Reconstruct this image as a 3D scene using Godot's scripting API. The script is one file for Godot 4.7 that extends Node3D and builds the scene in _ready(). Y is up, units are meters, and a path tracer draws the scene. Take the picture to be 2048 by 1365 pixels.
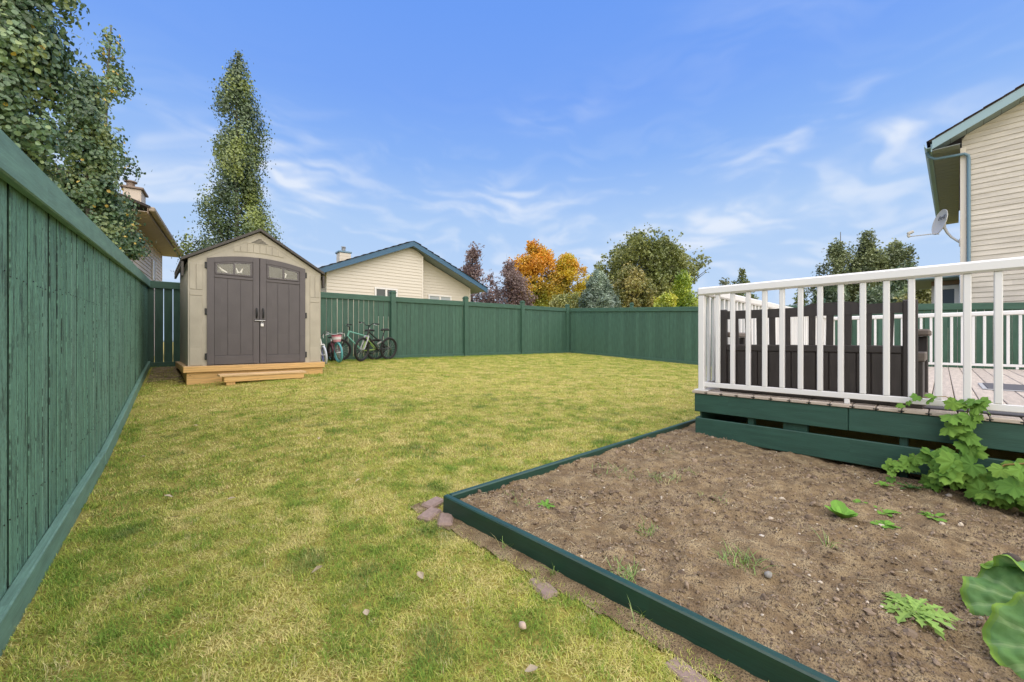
extends Node3D

const EXPO := 3.9

var rng := RandomNumberGenerator.new()
var M := {}
var box_cache := {}
var taken := {}
var fn := FastNoiseLite.new()

# ------------------------------------------------------------------ mesh builder
class MB:
	var v := PackedVector3Array()
	var n := PackedVector3Array()
	var uv := PackedVector2Array()
	var c := PackedColorArray()
	var col := Color.WHITE
	var tint := false
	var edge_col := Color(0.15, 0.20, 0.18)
	func tri(a: Vector3, b: Vector3, d: Vector3, na: Vector3, nb: Vector3, nd: Vector3, ua := Vector2.ZERO, ub := Vector2.ZERO, ud := Vector2.ZERO) -> void:
		if (b - a).cross(d - a).dot(na + nb + nd) > 0.0:
			v.append(a); v.append(d); v.append(b)
			n.append(na); n.append(nd); n.append(nb)
			uv.append(ua); uv.append(ud); uv.append(ub)
		else:
			v.append(a); v.append(b); v.append(d)
			n.append(na); n.append(nb); n.append(nd)
			uv.append(ua); uv.append(ub); uv.append(ud)
		if tint:
			c.append(col); c.append(col); c.append(col)
	func flat(a: Vector3, b: Vector3, d: Vector3, toward: Vector3) -> void:
		var nn := (b - a).cross(d - a).normalized()
		if nn.dot(toward) < 0.0:
			nn = -nn
		tri(a, b, d, nn, nn, nn, Vector2(a.x + a.z, a.y), Vector2(b.x + b.z, b.y), Vector2(d.x + d.z, d.y))
	func quad(a: Vector3, b: Vector3, d: Vector3, e: Vector3, nn: Vector3, ua := Vector2.ZERO, ub := Vector2.ZERO, ud := Vector2.ZERO, ue := Vector2.ZERO) -> void:
		tri(a, b, d, nn, nn, nn, ua, ub, ud)
		tri(a, d, e, nn, nn, nn, ua, ud, ue)
	func quad4(a: Vector3, b: Vector3, d: Vector3, e: Vector3, na: Vector3, nb: Vector3, nd: Vector3, ne: Vector3, ua := Vector2.ZERO, ub := Vector2.ZERO, ud := Vector2.ZERO, ue := Vector2.ZERO) -> void:
		tri(a, b, d, na, nb, nd, ua, ub, ud)
		tri(a, d, e, na, nd, ne, ua, ud, ue)
	func box(cen: Vector3, s: Vector3, b := 0.003, xf := Transform3D(), uo := Vector2.ZERO) -> void:
		var h := s * 0.5
		b = minf(b, minf(h.x, minf(h.y, h.z)) * 0.7)
		var long := 0
		if s.y >= s.x and s.y >= s.z: long = 1
		elif s.z >= s.x and s.z >= s.y: long = 2
		for k in 3:
			var i := (k + 1) % 3
			var j := (k + 2) % 3
			for sg in [-1.0, 1.0]:
				var q: Array[Vector3] = []
				var qu: Array[Vector2] = []
				for w in [[-1, -1], [1, -1], [1, 1], [-1, 1]]:
					var p := Vector3()
					p[k] = sg * h[k]
					p[i] = w[0] * (h[i] - b)
					p[j] = w[1] * (h[j] - b)
					var g := cen + p
					var t := Vector2(g[i], g[j])
					if long == i: t = Vector2(g[j], g[i])
					if k == long: t = Vector2(g[i], g[j])
					q.append(xf * g)
					qu.append(t + uo)
				var nn := Vector3()
				nn[k] = sg
				nn = (xf.basis * nn).normalized()
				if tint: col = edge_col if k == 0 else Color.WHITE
				quad(q[0], q[1], q[2], q[3], nn, qu[0], qu[1], qu[2], qu[3])
		if b <= 0.0:
			return
		col = Color.WHITE
		for k in 3:   # chamfer along axis k
			var i := (k + 1) % 3
			var j := (k + 2) % 3
			for si in [-1.0, 1.0]:
				for sj in [-1.0, 1.0]:
					var pa := Vector3(); var pb := Vector3()
					pa[i] = si * h[i]; pa[j] = sj * (h[j] - b)
					pb[i] = si * (h[i] - b); pb[j] = sj * h[j]
					var lo := Vector3(); lo[k] = -(h[k] - b)
					var hi := Vector3(); hi[k] = h[k] - b
					var nn := Vector3(); nn[i] = si; nn[j] = sj
					nn = (xf.basis * nn).normalized()
					var ga := cen + pa
					var u0 := Vector2(ga[i] + ga[j], cen[k] - h[k]) + uo
					var u1 := Vector2(ga[i] + ga[j], cen[k] + h[k]) + uo
					quad(xf * (cen + pa + lo), xf * (cen + pa + hi), xf * (cen + pb + hi), xf * (cen + pb + lo), nn, u0, u1, u1, u0)
		for sx in [-1.0, 1.0]:
			for sy in [-1.0, 1.0]:
				for sz in [-1.0, 1.0]:
					var sv := Vector3(sx, sy, sz)
					var o := Vector3(h.x * sx, h.y * sy, h.z * sz)
					var a := cen + o - Vector3(0, b * sy, b * sz)
					var bb := cen + o - Vector3(b * sx, 0, b * sz)
					var d := cen + o - Vector3(b * sx, b * sy, 0)
					var nn := (xf.basis * sv).normalized()
					tri(xf * a, xf * bb, xf * d, nn, nn, nn, Vector2(a.x, a.y) + uo, Vector2(bb.x, bb.y) + uo, Vector2(d.x, d.y) + uo)
	func tube(pts: Array, radii: Array, sides := 8, closed := false, caps := true) -> void:
		var m := pts.size()
		var ups: Array[Vector3] = []
		var fr: Array = []
		var prev := Vector3.UP
		for i in m:
			var d: Vector3
			if closed:
				d = (pts[(i + 1) % m] - pts[(i - 1 + m) % m]).normalized()
			else:
				d = (pts[mini(i + 1, m - 1)] - pts[maxi(i - 1, 0)]).normalized()
			var s := d.cross(prev)
			if s.length() < 0.05:
				s = d.cross(Vector3.RIGHT)
				if s.length() < 0.05: s = d.cross(Vector3.FORWARD)
			s = s.normalized()
			var u := s.cross(d).normalized()
			prev = u
			fr.append([s, u, d])
		var run := 0.0
		var count := m if closed else m - 1
		for i in count:
			var k := (i + 1) % m
			var l: float = (pts[k] - pts[i]).length()
			for a in sides:
				var t0 := TAU * a / sides
				var t1 := TAU * (a + 1) / sides
				var n00: Vector3 = fr[i][0] * cos(t0) + fr[i][1] * sin(t0)
				var n01: Vector3 = fr[i][0] * cos(t1) + fr[i][1] * sin(t1)
				var n10: Vector3 = fr[k][0] * cos(t0) + fr[k][1] * sin(t0)
				var n11: Vector3 = fr[k][0] * cos(t1) + fr[k][1] * sin(t1)
				var ra: float = radii[mini(i, radii.size() - 1)]
				var rb: float = radii[mini(k, radii.size() - 1)]
				var p: float = ra * TAU / sides
				quad4(pts[i] + n00 * ra, pts[i] + n01 * ra, pts[k] + n11 * rb, pts[k] + n10 * rb, n00, n01, n11, n10, Vector2(a * p, run), Vector2(a * p + p, run), Vector2(a * p + p, run + l), Vector2(a * p, run + l))
			run += l
		if not closed and caps:
			for e in [0, m - 1]:
				var dd: Vector3 = -fr[e][2] if e == 0 else fr[e][2]
				var re: float = radii[mini(e, radii.size() - 1)]
				for a in sides:
					var t0 := TAU * a / sides
					var t1 := TAU * (a + 1) / sides
					tri(pts[e], pts[e] + (fr[e][0] * cos(t0) + fr[e][1] * sin(t0)) * re, pts[e] + (fr[e][0] * cos(t1) + fr[e][1] * sin(t1)) * re, dd, dd, dd)
	func ring(cen: Vector3, axis: Vector3, R: float, r: float, seg := 36, sides := 8) -> void:
		var s := axis.cross(Vector3.UP)
		if s.length() < 0.01: s = axis.cross(Vector3.RIGHT)
		s = s.normalized()
		var u := s.cross(axis).normalized()
		var pts := []
		for i in seg:
			var t := TAU * i / seg
			pts.append(cen + (s * cos(t) + u * sin(t)) * R)
		# frames along a ring: use axis as reference
		for i in seg:
			var k := (i + 1) % seg
			var ri: Vector3 = (pts[i] - cen).normalized()
			var rk: Vector3 = (pts[k] - cen).normalized()
			for a in sides:
				var t0 := TAU * a / sides
				var t1 := TAU * (a + 1) / sides
				var n00 := ri * cos(t0) + axis * sin(t0)
				var n01 := ri * cos(t1) + axis * sin(t1)
				var n10 := rk * cos(t0) + axis * sin(t0)
				var n11 := rk * cos(t1) + axis * sin(t1)
				quad4(pts[i] + n00 * r, pts[i] + n01 * r, pts[k] + n11 * r, pts[k] + n10 * r, n00, n01, n11, n10)
	func prism(poly: PackedVector2Array, z0: float, z1: float, xf := Transform3D(), uo := Vector2.ZERO) -> void:
		if Geometry2D.is_polygon_clockwise(poly):
			poly = poly.duplicate()
			poly.reverse()
		var idx := Geometry2D.triangulate_polygon(poly)
		for zz in [z0, z1]:
			var nn := (xf.basis * (Vector3(0, 0, 1) if zz == maxf(z0, z1) else Vector3(0, 0, -1))).normalized()
			for i in range(0, idx.size(), 3):
				var a := poly[idx[i]]; var b := poly[idx[i + 1]]; var d := poly[idx[i + 2]]
				tri(xf * Vector3(a.x, a.y, zz), xf * Vector3(b.x, b.y, zz), xf * Vector3(d.x, d.y, zz), nn, nn, nn, a + uo, b + uo, d + uo)
		for i in poly.size():
			var a := poly[i]
			var b := poly[(i + 1) % poly.size()]
			var e := (b - a).normalized()
			var nn := (xf.basis * Vector3(e.y, -e.x, 0)).normalized()
			quad(xf * Vector3(a.x, a.y, z0), xf * Vector3(b.x, b.y, z0), xf * Vector3(b.x, b.y, z1), xf * Vector3(a.x, a.y, z1), nn, a + uo, b + uo, b + uo + Vector2(0, z1 - z0), a + uo + Vector2(0, z1 - z0))
	func lathe(prof: PackedVector2Array, seg := 20, xf := Transform3D()) -> void:
		for i in prof.size() - 1:
			var a := prof[i]; var b := prof[i + 1]
			var e := (b - a).normalized()
			for k in seg:
				var t0 := TAU * k / seg
				var t1 := TAU * (k + 1) / seg
				var d0 := Vector3(cos(t0), 0, sin(t0)); var d1 := Vector3(cos(t1), 0, sin(t1))
				var n0 := (xf.basis * (d0 * e.y - Vector3.UP * e.x)).normalized()
				var n1 := (xf.basis * (d1 * e.y - Vector3.UP * e.x)).normalized()
				quad4(xf * (d0 * a.x + Vector3.UP * a.y), xf * (d1 * a.x + Vector3.UP * a.y), xf * (d1 * b.x + Vector3.UP * b.y), xf * (d0 * b.x + Vector3.UP * b.y), n0, n1, n1, n0)
	func mesh() -> ArrayMesh:
		var arr := []
		arr.resize(Mesh.ARRAY_MAX)
		arr[Mesh.ARRAY_VERTEX] = v
		arr[Mesh.ARRAY_NORMAL] = n
		arr[Mesh.ARRAY_TEX_UV] = uv
		if tint:
			arr[Mesh.ARRAY_COLOR] = c
		var am := ArrayMesh.new()
		am.add_surface_from_arrays(Mesh.PRIMITIVE_TRIANGLES, arr)
		return am

# ------------------------------------------------------------------ naming helpers
func numbered(called: String, parent: Node) -> String:
	var key := str(parent.get_instance_id()) + called
	var k: int = taken.get(key, 0)
	taken[key] = k + 1
	return called if k == 0 else "%s_%03d" % [called, k]

func thing(called: String, at: Vector3, turn: float, label: String, category: String, group := "") -> Node3D:
	var o := Node3D.new()
	o.name = numbered(called, self)
	o.position = at
	o.rotation.y = turn
	o.set_meta("label", label)
	o.set_meta("category", category)
	if group: o.set_meta("group", group)
	add_child(o, true)
	return o

func part(called: String, mesh: Mesh, mat: Material, parent: Node3D, xf := Transform3D()) -> MeshInstance3D:
	var o := MeshInstance3D.new()
	o.name = numbered(called, parent)
	o.mesh = mesh
	o.material_override = mat
	o.transform = xf
	parent.add_child(o, true)
	return o

func sub(called: String, parent: Node3D) -> Node3D:
	var o := Node3D.new()
	o.name = numbered(called, parent)
	parent.add_child(o, true)
	return o

func tag(o: Node3D, label: String, category: String, group := "", kind := "") -> Node3D:
	if label: o.set_meta("label", label)
	if category: o.set_meta("category", category)
	if group: o.set_meta("group", group)
	if kind: o.set_meta("kind", kind)
	return o

func boxm(s: Vector3, b := 0.003, variant := 0, edged := false) -> ArrayMesh:
	var key := "%.4f_%.4f_%.4f_%.4f_%d_%s" % [s.x, s.y, s.z, b, variant, edged]
	if not box_cache.has(key):
		var mb := MB.new()
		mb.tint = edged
		mb.box(Vector3.ZERO, s, b, Transform3D(), Vector2(variant * 0.173, variant * 0.291))
		box_cache[key] = mb.mesh()
	return box_cache[key]

func pbox(called: String, lo: Vector3, hi: Vector3, mat: Material, parent: Node3D, b := 0.003, variant := 0) -> MeshInstance3D:
	return part(called, boxm(hi - lo, b, variant), mat, parent, Transform3D(Basis(), (lo + hi) * 0.5))

func tubem(pts: Array, radii: Array, sides := 8) -> ArrayMesh:
	var mb := MB.new()
	mb.tube(pts, radii, sides)
	return mb.mesh()

# ------------------------------------------------------------------ ground height
func gh(x: float, z: float) -> float:
	z = clampf(z, -11.6, 3.0)
	var l := -0.02 - 0.02 * z if z > -4.6 else 0.072 + 0.081 * (-4.6 - z)
	var s := smoothstep(-0.5, 1.5, x)
	return lerpf(l, -0.054 * z, s)

func arm_b_x(z: float) -> float:      # outer face of the long edging board
	return 1.19 + 0.155 * (z + 2.06)
func arm_a_z(x: float) -> float:      # lawn side face of the short edging board
	return -2.06 - 0.035 * (x - 1.2)

var soil_a: FastNoiseLite
var soil_b: FastNoiseLite

func soil_h(x: float, z: float) -> float:
	return gh(x, z) + 0.062 + 0.034 * soil_a.get_noise_2d(x, z) + 0.019 * soil_b.get_noise_2d(x, z) + 0.014 * smoothstep(0.35, 0.05, x - arm_b_x(z))

# ------------------------------------------------------------------ textures
func tex(w: int, h: int, f: Callable, srgb_ready := false) -> ImageTexture:
	var data := PackedByteArray()
	data.resize(w * h * 3)
	var k := 0
	for y in h:
		for x in w:
			var c: Color = f.call(x, y)
			data[k] = int(clampf(c.r, 0, 1) * 255.0); data[k + 1] = int(clampf(c.g, 0, 1) * 255.0); data[k + 2] = int(clampf(c.b, 0, 1) * 255.0)
			k += 3
	return ImageTexture.create_from_image(Image.create_from_data(w, h, false, Image.FORMAT_RGB8, data))

func noise(sd: int, f := 1.0, oct := 4, kind := FastNoiseLite.TYPE_SIMPLEX_SMOOTH) -> FastNoiseLite:
	var nz := FastNoiseLite.new()
	nz.seed = sd
	nz.noise_type = kind
	nz.frequency = f
	nz.fractal_octaves = oct
	return nz

func lin(r: float, g: float, b: float) -> Color:
	return Color(r, g, b).linear_to_srgb()

func mat(col: Color, rough := 0.6, t: Texture2D = null, s := Vector3.ONE) -> StandardMaterial3D:
	var m := StandardMaterial3D.new()
	m.albedo_color = col
	m.roughness = rough
	if t:
		m.albedo_texture = t
		m.uv1_scale = s
	return m

func build_materials() -> void:
	var a := noise(11, 1.0, 4)
	var b := noise(12, 1.0, 3)
	var c2 := noise(13, 1.0, 2)
	# weathered green paint: vertical cracks and flaked streaks (tile = 0.6 m x 1.8 m)
	var worn := func(x: int, y: int) -> Color:
		var u := x / 512.0; var v := y / 768.0
		var streak := a.get_noise_2d(u * 120.0, v * 2.6)
		var fine := b.get_noise_2d(u * 230.0, v * 34.0)
		var patch := c2.get_noise_2d(u * 9.0, v * 4.0)
		var crack := maxf(smoothstep(0.24, 0.40, streak + fine * 0.5 + patch * 0.35), 0.6 * smoothstep(0.26, 0.46, fine * 0.9 + patch * 0.75))
		var l := 0.86 + 0.10 * fine + 0.12 * patch + 0.08 * streak
		l *= 1.0 - 0.62 * crack
		return Color(l, l, l)
	var t_worn := tex(512, 768, worn)
	var grain := func(x: int, y: int) -> Color:
		var u := x / 256.0; var v := y / 512.0
		var l := 0.87 + 0.09 * a.get_noise_2d(u * 60.0, v * 4.0) + 0.06 * b.get_noise_2d(u * 160.0, v * 30.0) + 0.07 * c2.get_noise_2d(u * 5.0, v * 3.0)
		return Color(l, l, l)
	var t_grain := tex(256, 512, grain)
	var soft := func(x: int, y: int) -> Color:
		var u := x / 256.0; var v := y / 512.0
		var l := 0.93 + 0.035 * a.get_noise_2d(u * 120.0, v * 12.0) + 0.045 * c2.get_noise_2d(u * 2.0, v * 3.0)
		return Color(l, l, l)
	var t_soft := tex(256, 512, soft)
	var pine := func(x: int, y: int) -> Color:
		var u := x / 256.0; var v := y / 512.0
		var w := u * 14.0 + 0.9 * c2.get_noise_2d(u * 3.0, v * 2.0)
		var ringl := 0.5 + 0.5 * sin(w * 5.0 + 2.0 * a.get_noise_2d(u * 6.0, v * 2.0))
		var kn := smoothstep(0.62, 0.78, b.get_noise_2d(u * 7.0 + 40.0, v * 9.0))
		var l := 0.86 + 0.1 * ringl + 0.1 * a.get_noise_2d(u * 90.0, v * 5.0)
		return Color(l, l * 0.96, l * 0.9).lerp(Color(0.45, 0.3, 0.2), kn * 0.75)
	var t_pine := tex(256, 512, pine)
	M.worn = mat(lin(0.205, 0.435, 0.30), 0.72, t_worn, Vector3(1.0 / 0.6, 1.0 / 1.8, 1))
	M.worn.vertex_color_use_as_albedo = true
	M.worn.heightmap_enabled = true
	M.worn.heightmap_texture = t_worn
	M.worn.heightmap_scale = 0.35
	M.worn_b = M.worn.duplicate()
	M.worn_b.albedo_color = lin(0.18, 0.39, 0.27)
	M.worn_c = M.worn.duplicate()
	M.worn_c.albedo_color = lin(0.235, 0.46, 0.33)
	M.worn_trim = mat(lin(0.195, 0.36, 0.27), 0.62, t_grain, Vector3(2.0, 0.9, 1))
	M.fence = mat(lin(0.061, 0.150, 0.104), 0.62, t_grain, Vector3(2.2, 0.8, 1))
	M.fence_back_dark = mat(lin(0.016, 0.07, 0.042), 0.7, t_grain, Vector3(2.2, 0.8, 1))  # unweathered paint of the backing boards, darkened further for shade in the gaps
	M.fence_b = mat(lin(0.054, 0.133, 0.093), 0.62, t_grain, Vector3(2.2, 0.8, 1))
	M.fence_c = mat(lin(0.070, 0.166, 0.116), 0.62, t_grain, Vector3(2.2, 0.8, 1))
	M.deckgreen = mat(lin(0.036, 0.110, 0.081), 0.5, t_grain, Vector3(3.0, 0.8, 1))
	M.deckgreen.heightmap_enabled = true
	M.deckgreen.heightmap_texture = t_grain
	M.deckgreen.heightmap_scale = 0.5
	M.edging = mat(lin(0.022, 0.080, 0.058), 0.36, t_grain, Vector3(2.0, 0.8, 1))
	M.pine = mat(lin(0.82, 0.56, 0.255), 0.7, t_pine, Vector3(2.6, 0.7, 1))
	M.pine_top = mat(lin(0.80, 0.60, 0.37), 0.75, t_pine, Vector3(2.6, 0.7, 1))
	M.deckboard = mat(lin(0.66, 0.57, 0.475), 0.7, t_grain, Vector3(3.0, 0.7, 1))
	M.deckboard_b = mat(lin(0.61, 0.525, 0.44), 0.7, t_grain, Vector3(3.0, 0.7, 1))
	M.rail = mat(lin(0.745, 0.74, 0.73), 0.32)
	M.bench = mat(lin(0.066, 0.055, 0.051), 0.5, t_grain, Vector3(4.0, 1.2, 1))
	M.bench_arm = mat(lin(0.22, 0.18, 0.15), 0.55, t_grain, Vector3(4.0, 1.2, 1))
	M.black = mat(lin(0.012, 0.012, 0.012), 0.5)
	M.rubber = mat(lin(0.018, 0.018, 0.018), 0.8)
	M.steel = mat(lin(0.55, 0.55, 0.55), 0.3)
	M.steel.metallic = 0.9
	M.galv = mat(lin(0.42, 0.43, 0.44), 0.45)
	M.shed_wall = mat(lin(0.49, 0.445, 0.36), 0.62, t_soft, Vector3(1.5, 0.8, 1))
	M.shed_panel = mat(lin(0.475, 0.43, 0.345), 0.62, t_soft, Vector3(1.5, 0.8, 1))
	M.shed_door = mat(lin(0.115, 0.100, 0.103), 0.55, t_soft, Vector3(1.5, 0.8, 1))
	M.shed_door_panel = mat(lin(0.107, 0.093, 0.096), 0.55, t_soft, Vector3(1.5, 0.8, 1))
	M.shed_roof = mat(lin(0.085, 0.074, 0.066), 0.6, t_grain, Vector3(3, 3, 1))
	M.olive_backing = mat(lin(0.10, 0.09, 0.045), 0.9)  # tone of the shed interior, for the panels added behind the panes
	M.stored_white = mat(lin(0.75, 0.72, 0.62), 0.9)
	M.glass = StandardMaterial3D.new()
	M.glass.albedo_color = Color(0.08, 0.09, 0.08, 0.06)
	M.glass.transparency = BaseMaterial3D.TRANSPARENCY_ALPHA
	M.glass.roughness = 0.03
	M.dark_glass = mat(lin(0.035, 0.045, 0.045), 0.06)
	M.pale_glass = mat(lin(0.40, 0.44, 0.46), 0.1)
	M.siding = mat(lin(0.76, 0.70, 0.605), 0.55, t_grain, Vector3(1.0, 0.3, 1))
	M.siding_far = mat(lin(0.66, 0.605, 0.505), 0.55)
	M.siding_left = mat(lin(0.60, 0.51, 0.42), 0.55)
	M.trim = mat(lin(0.72, 0.66, 0.57), 0.5)
	M.white_trim = mat(lin(0.78, 0.76, 0.73), 0.5)
	M.blue_light = mat(lin(0.27, 0.40, 0.45), 0.45)
	M.blue_trim = mat(lin(0.135, 0.235, 0.31), 0.45)
	M.blue_far = mat(lin(0.040, 0.115, 0.20), 0.5)
	M.soffit = mat(lin(0.235, 0.26, 0.255), 0.6)
	M.soffit_blue = mat(lin(0.20, 0.25, 0.265), 0.6)
	M.soffit_tan = mat(lin(0.33, 0.27, 0.21), 0.6)
	M.fascia_brown = mat(lin(0.22, 0.16, 0.12), 0.55)
	M.shingle = mat(lin(0.075, 0.06, 0.055), 0.9, t_worn, Vector3(3, 3, 1))
	M.shingle_red = mat(lin(0.075, 0.042, 0.034), 0.9, t_worn, Vector3(3, 3, 1))
	M.dish = mat(lin(0.50, 0.49, 0.46), 0.5)
	M.mat_dark = mat(lin(0.085, 0.085, 0.095), 0.9)
	M.bark = mat(lin(0.24, 0.22, 0.17), 0.85, t_worn, Vector3(4, 2, 1))
	M.bark_dark = mat(lin(0.085, 0.07, 0.055), 0.9, t_worn, Vector3(3, 1.5, 1))
	M.brick = mat(lin(0.40, 0.29, 0.24), 0.9, t_grain, Vector3(6, 6, 1))
	# thatch below the grass
	var th := func(x: int, y: int) -> Color:
		var f := a.get_noise_2d(x * 0.35, y * 0.35); var g := b.get_noise_2d(x * 0.08, y * 0.09); var h := c2.get_noise_2d(x * 0.9, y * 0.9)
		var k := clampf(0.55 + 0.35 * g + 0.3 * f, 0, 1)
		var c := Color(0.54, 0.53, 0.19).lerp(Color(0.84, 0.76, 0.42), k)
		return c * (0.85 + 0.3 * h)
	M.lawn = mat(Color.WHITE, 0.95, tex(512, 512, th), Vector3(1.4, 1.4, 1.4))
	M.lawn.uv1_triplanar = true
	M.lawn.uv1_world_triplanar = true
	var so := func(x: int, y: int) -> Color:
		var f := a.get_noise_2d(x * 0.25, y * 0.25); var g := b.get_noise_2d(x * 0.012, y * 0.014); var h := c2.get_noise_2d(x * 0.8, y * 0.8)
		var c := Color(0.50, 0.41, 0.31).lerp(Color(0.75, 0.66, 0.54), clampf(0.5 + 1.0 * g + 0.3 * f, 0, 1))
		var dk := smoothstep(0.12, 0.45, f + 0.55 * h)
		c = c.lerp(Color(0.27, 0.21, 0.155), dk * 0.8)
		if h > 0.62 and f < 0.1:
			c = c.lerp(Color(0.85, 0.78, 0.68), 0.6)
		c = c * (0.94 + 0.14 * h)
		return Color(c.r * 0.93, c.g * 0.94, c.b * 0.885)
	var t_soil := tex(768, 768, so)
	M.soil = mat(Color.WHITE, 0.97, t_soil, Vector3(0.62, 0.62, 0.62))
	M.soil.uv1_triplanar = true
	M.soil.uv1_world_triplanar = true
	M.soil.heightmap_enabled = true
	M.soil.heightmap_texture = t_soil
	M.soil.heightmap_scale = 2.2
	for nm in [["leaf", 0.0], ["grass", 0.0], ["herb", 0.0]]:
		var m := StandardMaterial3D.new()
		m.vertex_color_use_as_albedo = true
		m.roughness = 0.42 if nm[0] == "leaf" else 0.7
		m.metallic_specular = 0.6 if nm[0] == "leaf" else 0.32
		m.backlight_enabled = true
		m.backlight = Color(0.62, 0.62, 0.62)
		M[nm[0]] = m
	M.clod = mat(Color.WHITE, 0.95)
	M.clod.vertex_color_use_as_albedo = true

# ------------------------------------------------------------------ sky
func gauss(az: float, el: float, a0: float, e0: float, sa: float, se: float, tilt := 0.0) -> float:
	var da := (az - a0) * cos(deg_to_rad(e0))
	var de := el - e0 - tilt * da
	return exp(-(da * da) / (sa * sa) - (de * de) / (se * se))

func sky_image() -> Image:
	var w := 2048; var h := 1024
	var im := Image.create_empty(w, h, false, Image.FORMAT_RGBF)
	im.fill(Color(0.20, 0.21, 0.15) / EXPO)
	var stops := [[-2.0, Vector3(0.56, 0.715, 0.92)], [4.0, Vector3(0.545, 0.705, 0.93)], [9.5, Vector3(0.46, 0.645, 0.93)], [16.0, Vector3(0.40, 0.60, 0.93)], [24.0, Vector3(0.25, 0.46, 0.925)], [31.0, Vector3(0.19, 0.385, 0.92)], [40.0, Vector3(0.157, 0.348, 0.908)], [90.0, Vector3(0.11, 0.275, 0.82)]]
	var n1 := noise(71, 1.0, 5)
	var n2 := noise(72, 1.0, 3)
	var n3 := noise(73, 1.0, 3)
	# bright wisps: azimuth, elevation, width, height, strength, tilt (degrees)
	var wisps := [[9, 20.5, 7.5, 4.2, 1.0, 0.0], [-4.5, 17.5, 7, 2.6, 0.62, 0.05], [46.5, 30, 6, 2.0, 0.24, 0.1], [73.8, 22.0, 5, 1.5, 0.72, 0.22], [79.5, 24.5, 3.2, 1.1, 0.45, 0.45], [84, 20.5, 4, 1.6, 0.8, 0.1], [41, 19.5, 8, 2.4, 0.55, -0.1], [31, 18.0, 5, 0.7, 0.5, 0.05], [70, 15.5, 17, 2.2, 0.5, 0.06], [58, 12.5, 14, 2.0, 0.42, 0.05], [52, 8.5, 26, 2.2, 0.34, 0.0], [86, 38, 18, 5, 0.18, 0.2], [150, 22, 20, 4, 0.5, 0.1], [215, 28, 18, 5, 0.5, -0.1], [285, 20, 20, 4, 0.55, 0.1], [180, 50, 25, 6, 0.3, 0.1], [320, 14, 15, 3, 0.45, 0.0], [120, 13, 16, 3, 0.45, 0.0], [250, 12, 20, 3, 0.4, 0.0]]
	for y in 524:
		var el := 90.0 - (y + 0.5) * 180.0 / h
		var k := 0
		while k < stops.size() - 2 and el > stops[k + 1][0]: k += 1
		var t := clampf((el - stops[k][0]) / (stops[k + 1][0] - stops[k][0]), 0, 1)
		var base: Vector3 = (stops[k][1] as Vector3).lerp(stops[k + 1][1], t)
		var near := []
		for wi in wisps:
			if absf(el - wi[1]) < 3.2 * wi[3] + absf(wi[5]) * wi[2] * 2.0: near.append(wi)
		var band := exp(-pow((el - 11.0) / 11.0, 2.0))
		var ce := cos(deg_to_rad(el))
		for x in w:
			var az := (x + 0.5) * 360.0 / w
			var azs := az if az < 330.0 else az - 360.0
			var dir := Vector3(sin(deg_to_rad(az)) * ce, sin(deg_to_rad(el)), -cos(deg_to_rad(az)) * ce)
			var wob := n2.get_noise_3d(dir.x * 3.0, dir.y * 5.0, dir.z * 3.0)
			var q := dir * 6.0
			var st := n1.get_noise_3d(q.x + wob * 0.8, q.y * 4.5 + wob * 1.6 + 0.2 * (q.x + q.z), q.z)
			var cl := band * 0.34 * smoothstep(-0.1, 0.5, st + 0.3 * wob) + band * 0.07
			for wi in near:
				var a1 := azs if absf(azs - wi[0]) < 180.0 else (azs + 360.0 if azs < wi[0] else azs - 360.0)
				var g := gauss(a1 + wob * 1.6, el + wob * 0.8, wi[0], wi[1], wi[2], wi[3], wi[5])
				if g > 0.02:
					cl += g * wi[4] * clampf(0.55 + 1.25 * st + 0.35 * wob, 0.05, 1.3) * 0.78
			cl = clampf(cl, 0, 0.9)
			var cc := base.lerp(Vector3(0.80, 0.87, 0.99), cl) / EXPO
			im.set_pixel(x, y, Color(cc.x, cc.y, cc.z))
	return im

# ------------------------------------------------------------------ foliage
func leaf_mesh(len: float, wid: float, fold := 0.25, round_leaf := true) -> ArrayMesh:
	var mb := MB.new()
	mb.tint = true
	mb.col = Color.WHITE
	var tip := Vector3(0, len, -0.1 * len)
	var prof := [[0.0, 0.0], [0.25, 0.86], [0.55, 1.0], [0.85, 0.5]] if round_leaf else [[0.0, 0.0], [0.3, 0.8], [0.6, 0.7]]
	for s in [-1.0, 1.0]:
		var last_m := Vector3.ZERO
		var last_e := Vector3.ZERO
		for i in range(1, prof.size()):
			var yy: float = prof[i][0] * len
			var m := Vector3(0, yy, -0.06 * len * prof[i][0])
			var e := Vector3(s * wid * 0.5 * prof[i][1], yy, fold * wid * 0.5 * prof[i][1] - 0.06 * len * prof[i][0])
			var nn := Vector3(-s * fold, 0, 1).normalized()
			if i == 1:
				mb.tri(last_m, m, e, nn, nn, nn)
			else:
				mb.quad(last_m, m, e, last_e, nn)
			last_m = m; last_e = e
		var n2 := Vector3(-s * fold, 0, 1).normalized()
		mb.tri(last_m, tip, last_e, n2, n2, n2)
	return mb.mesh()

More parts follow.
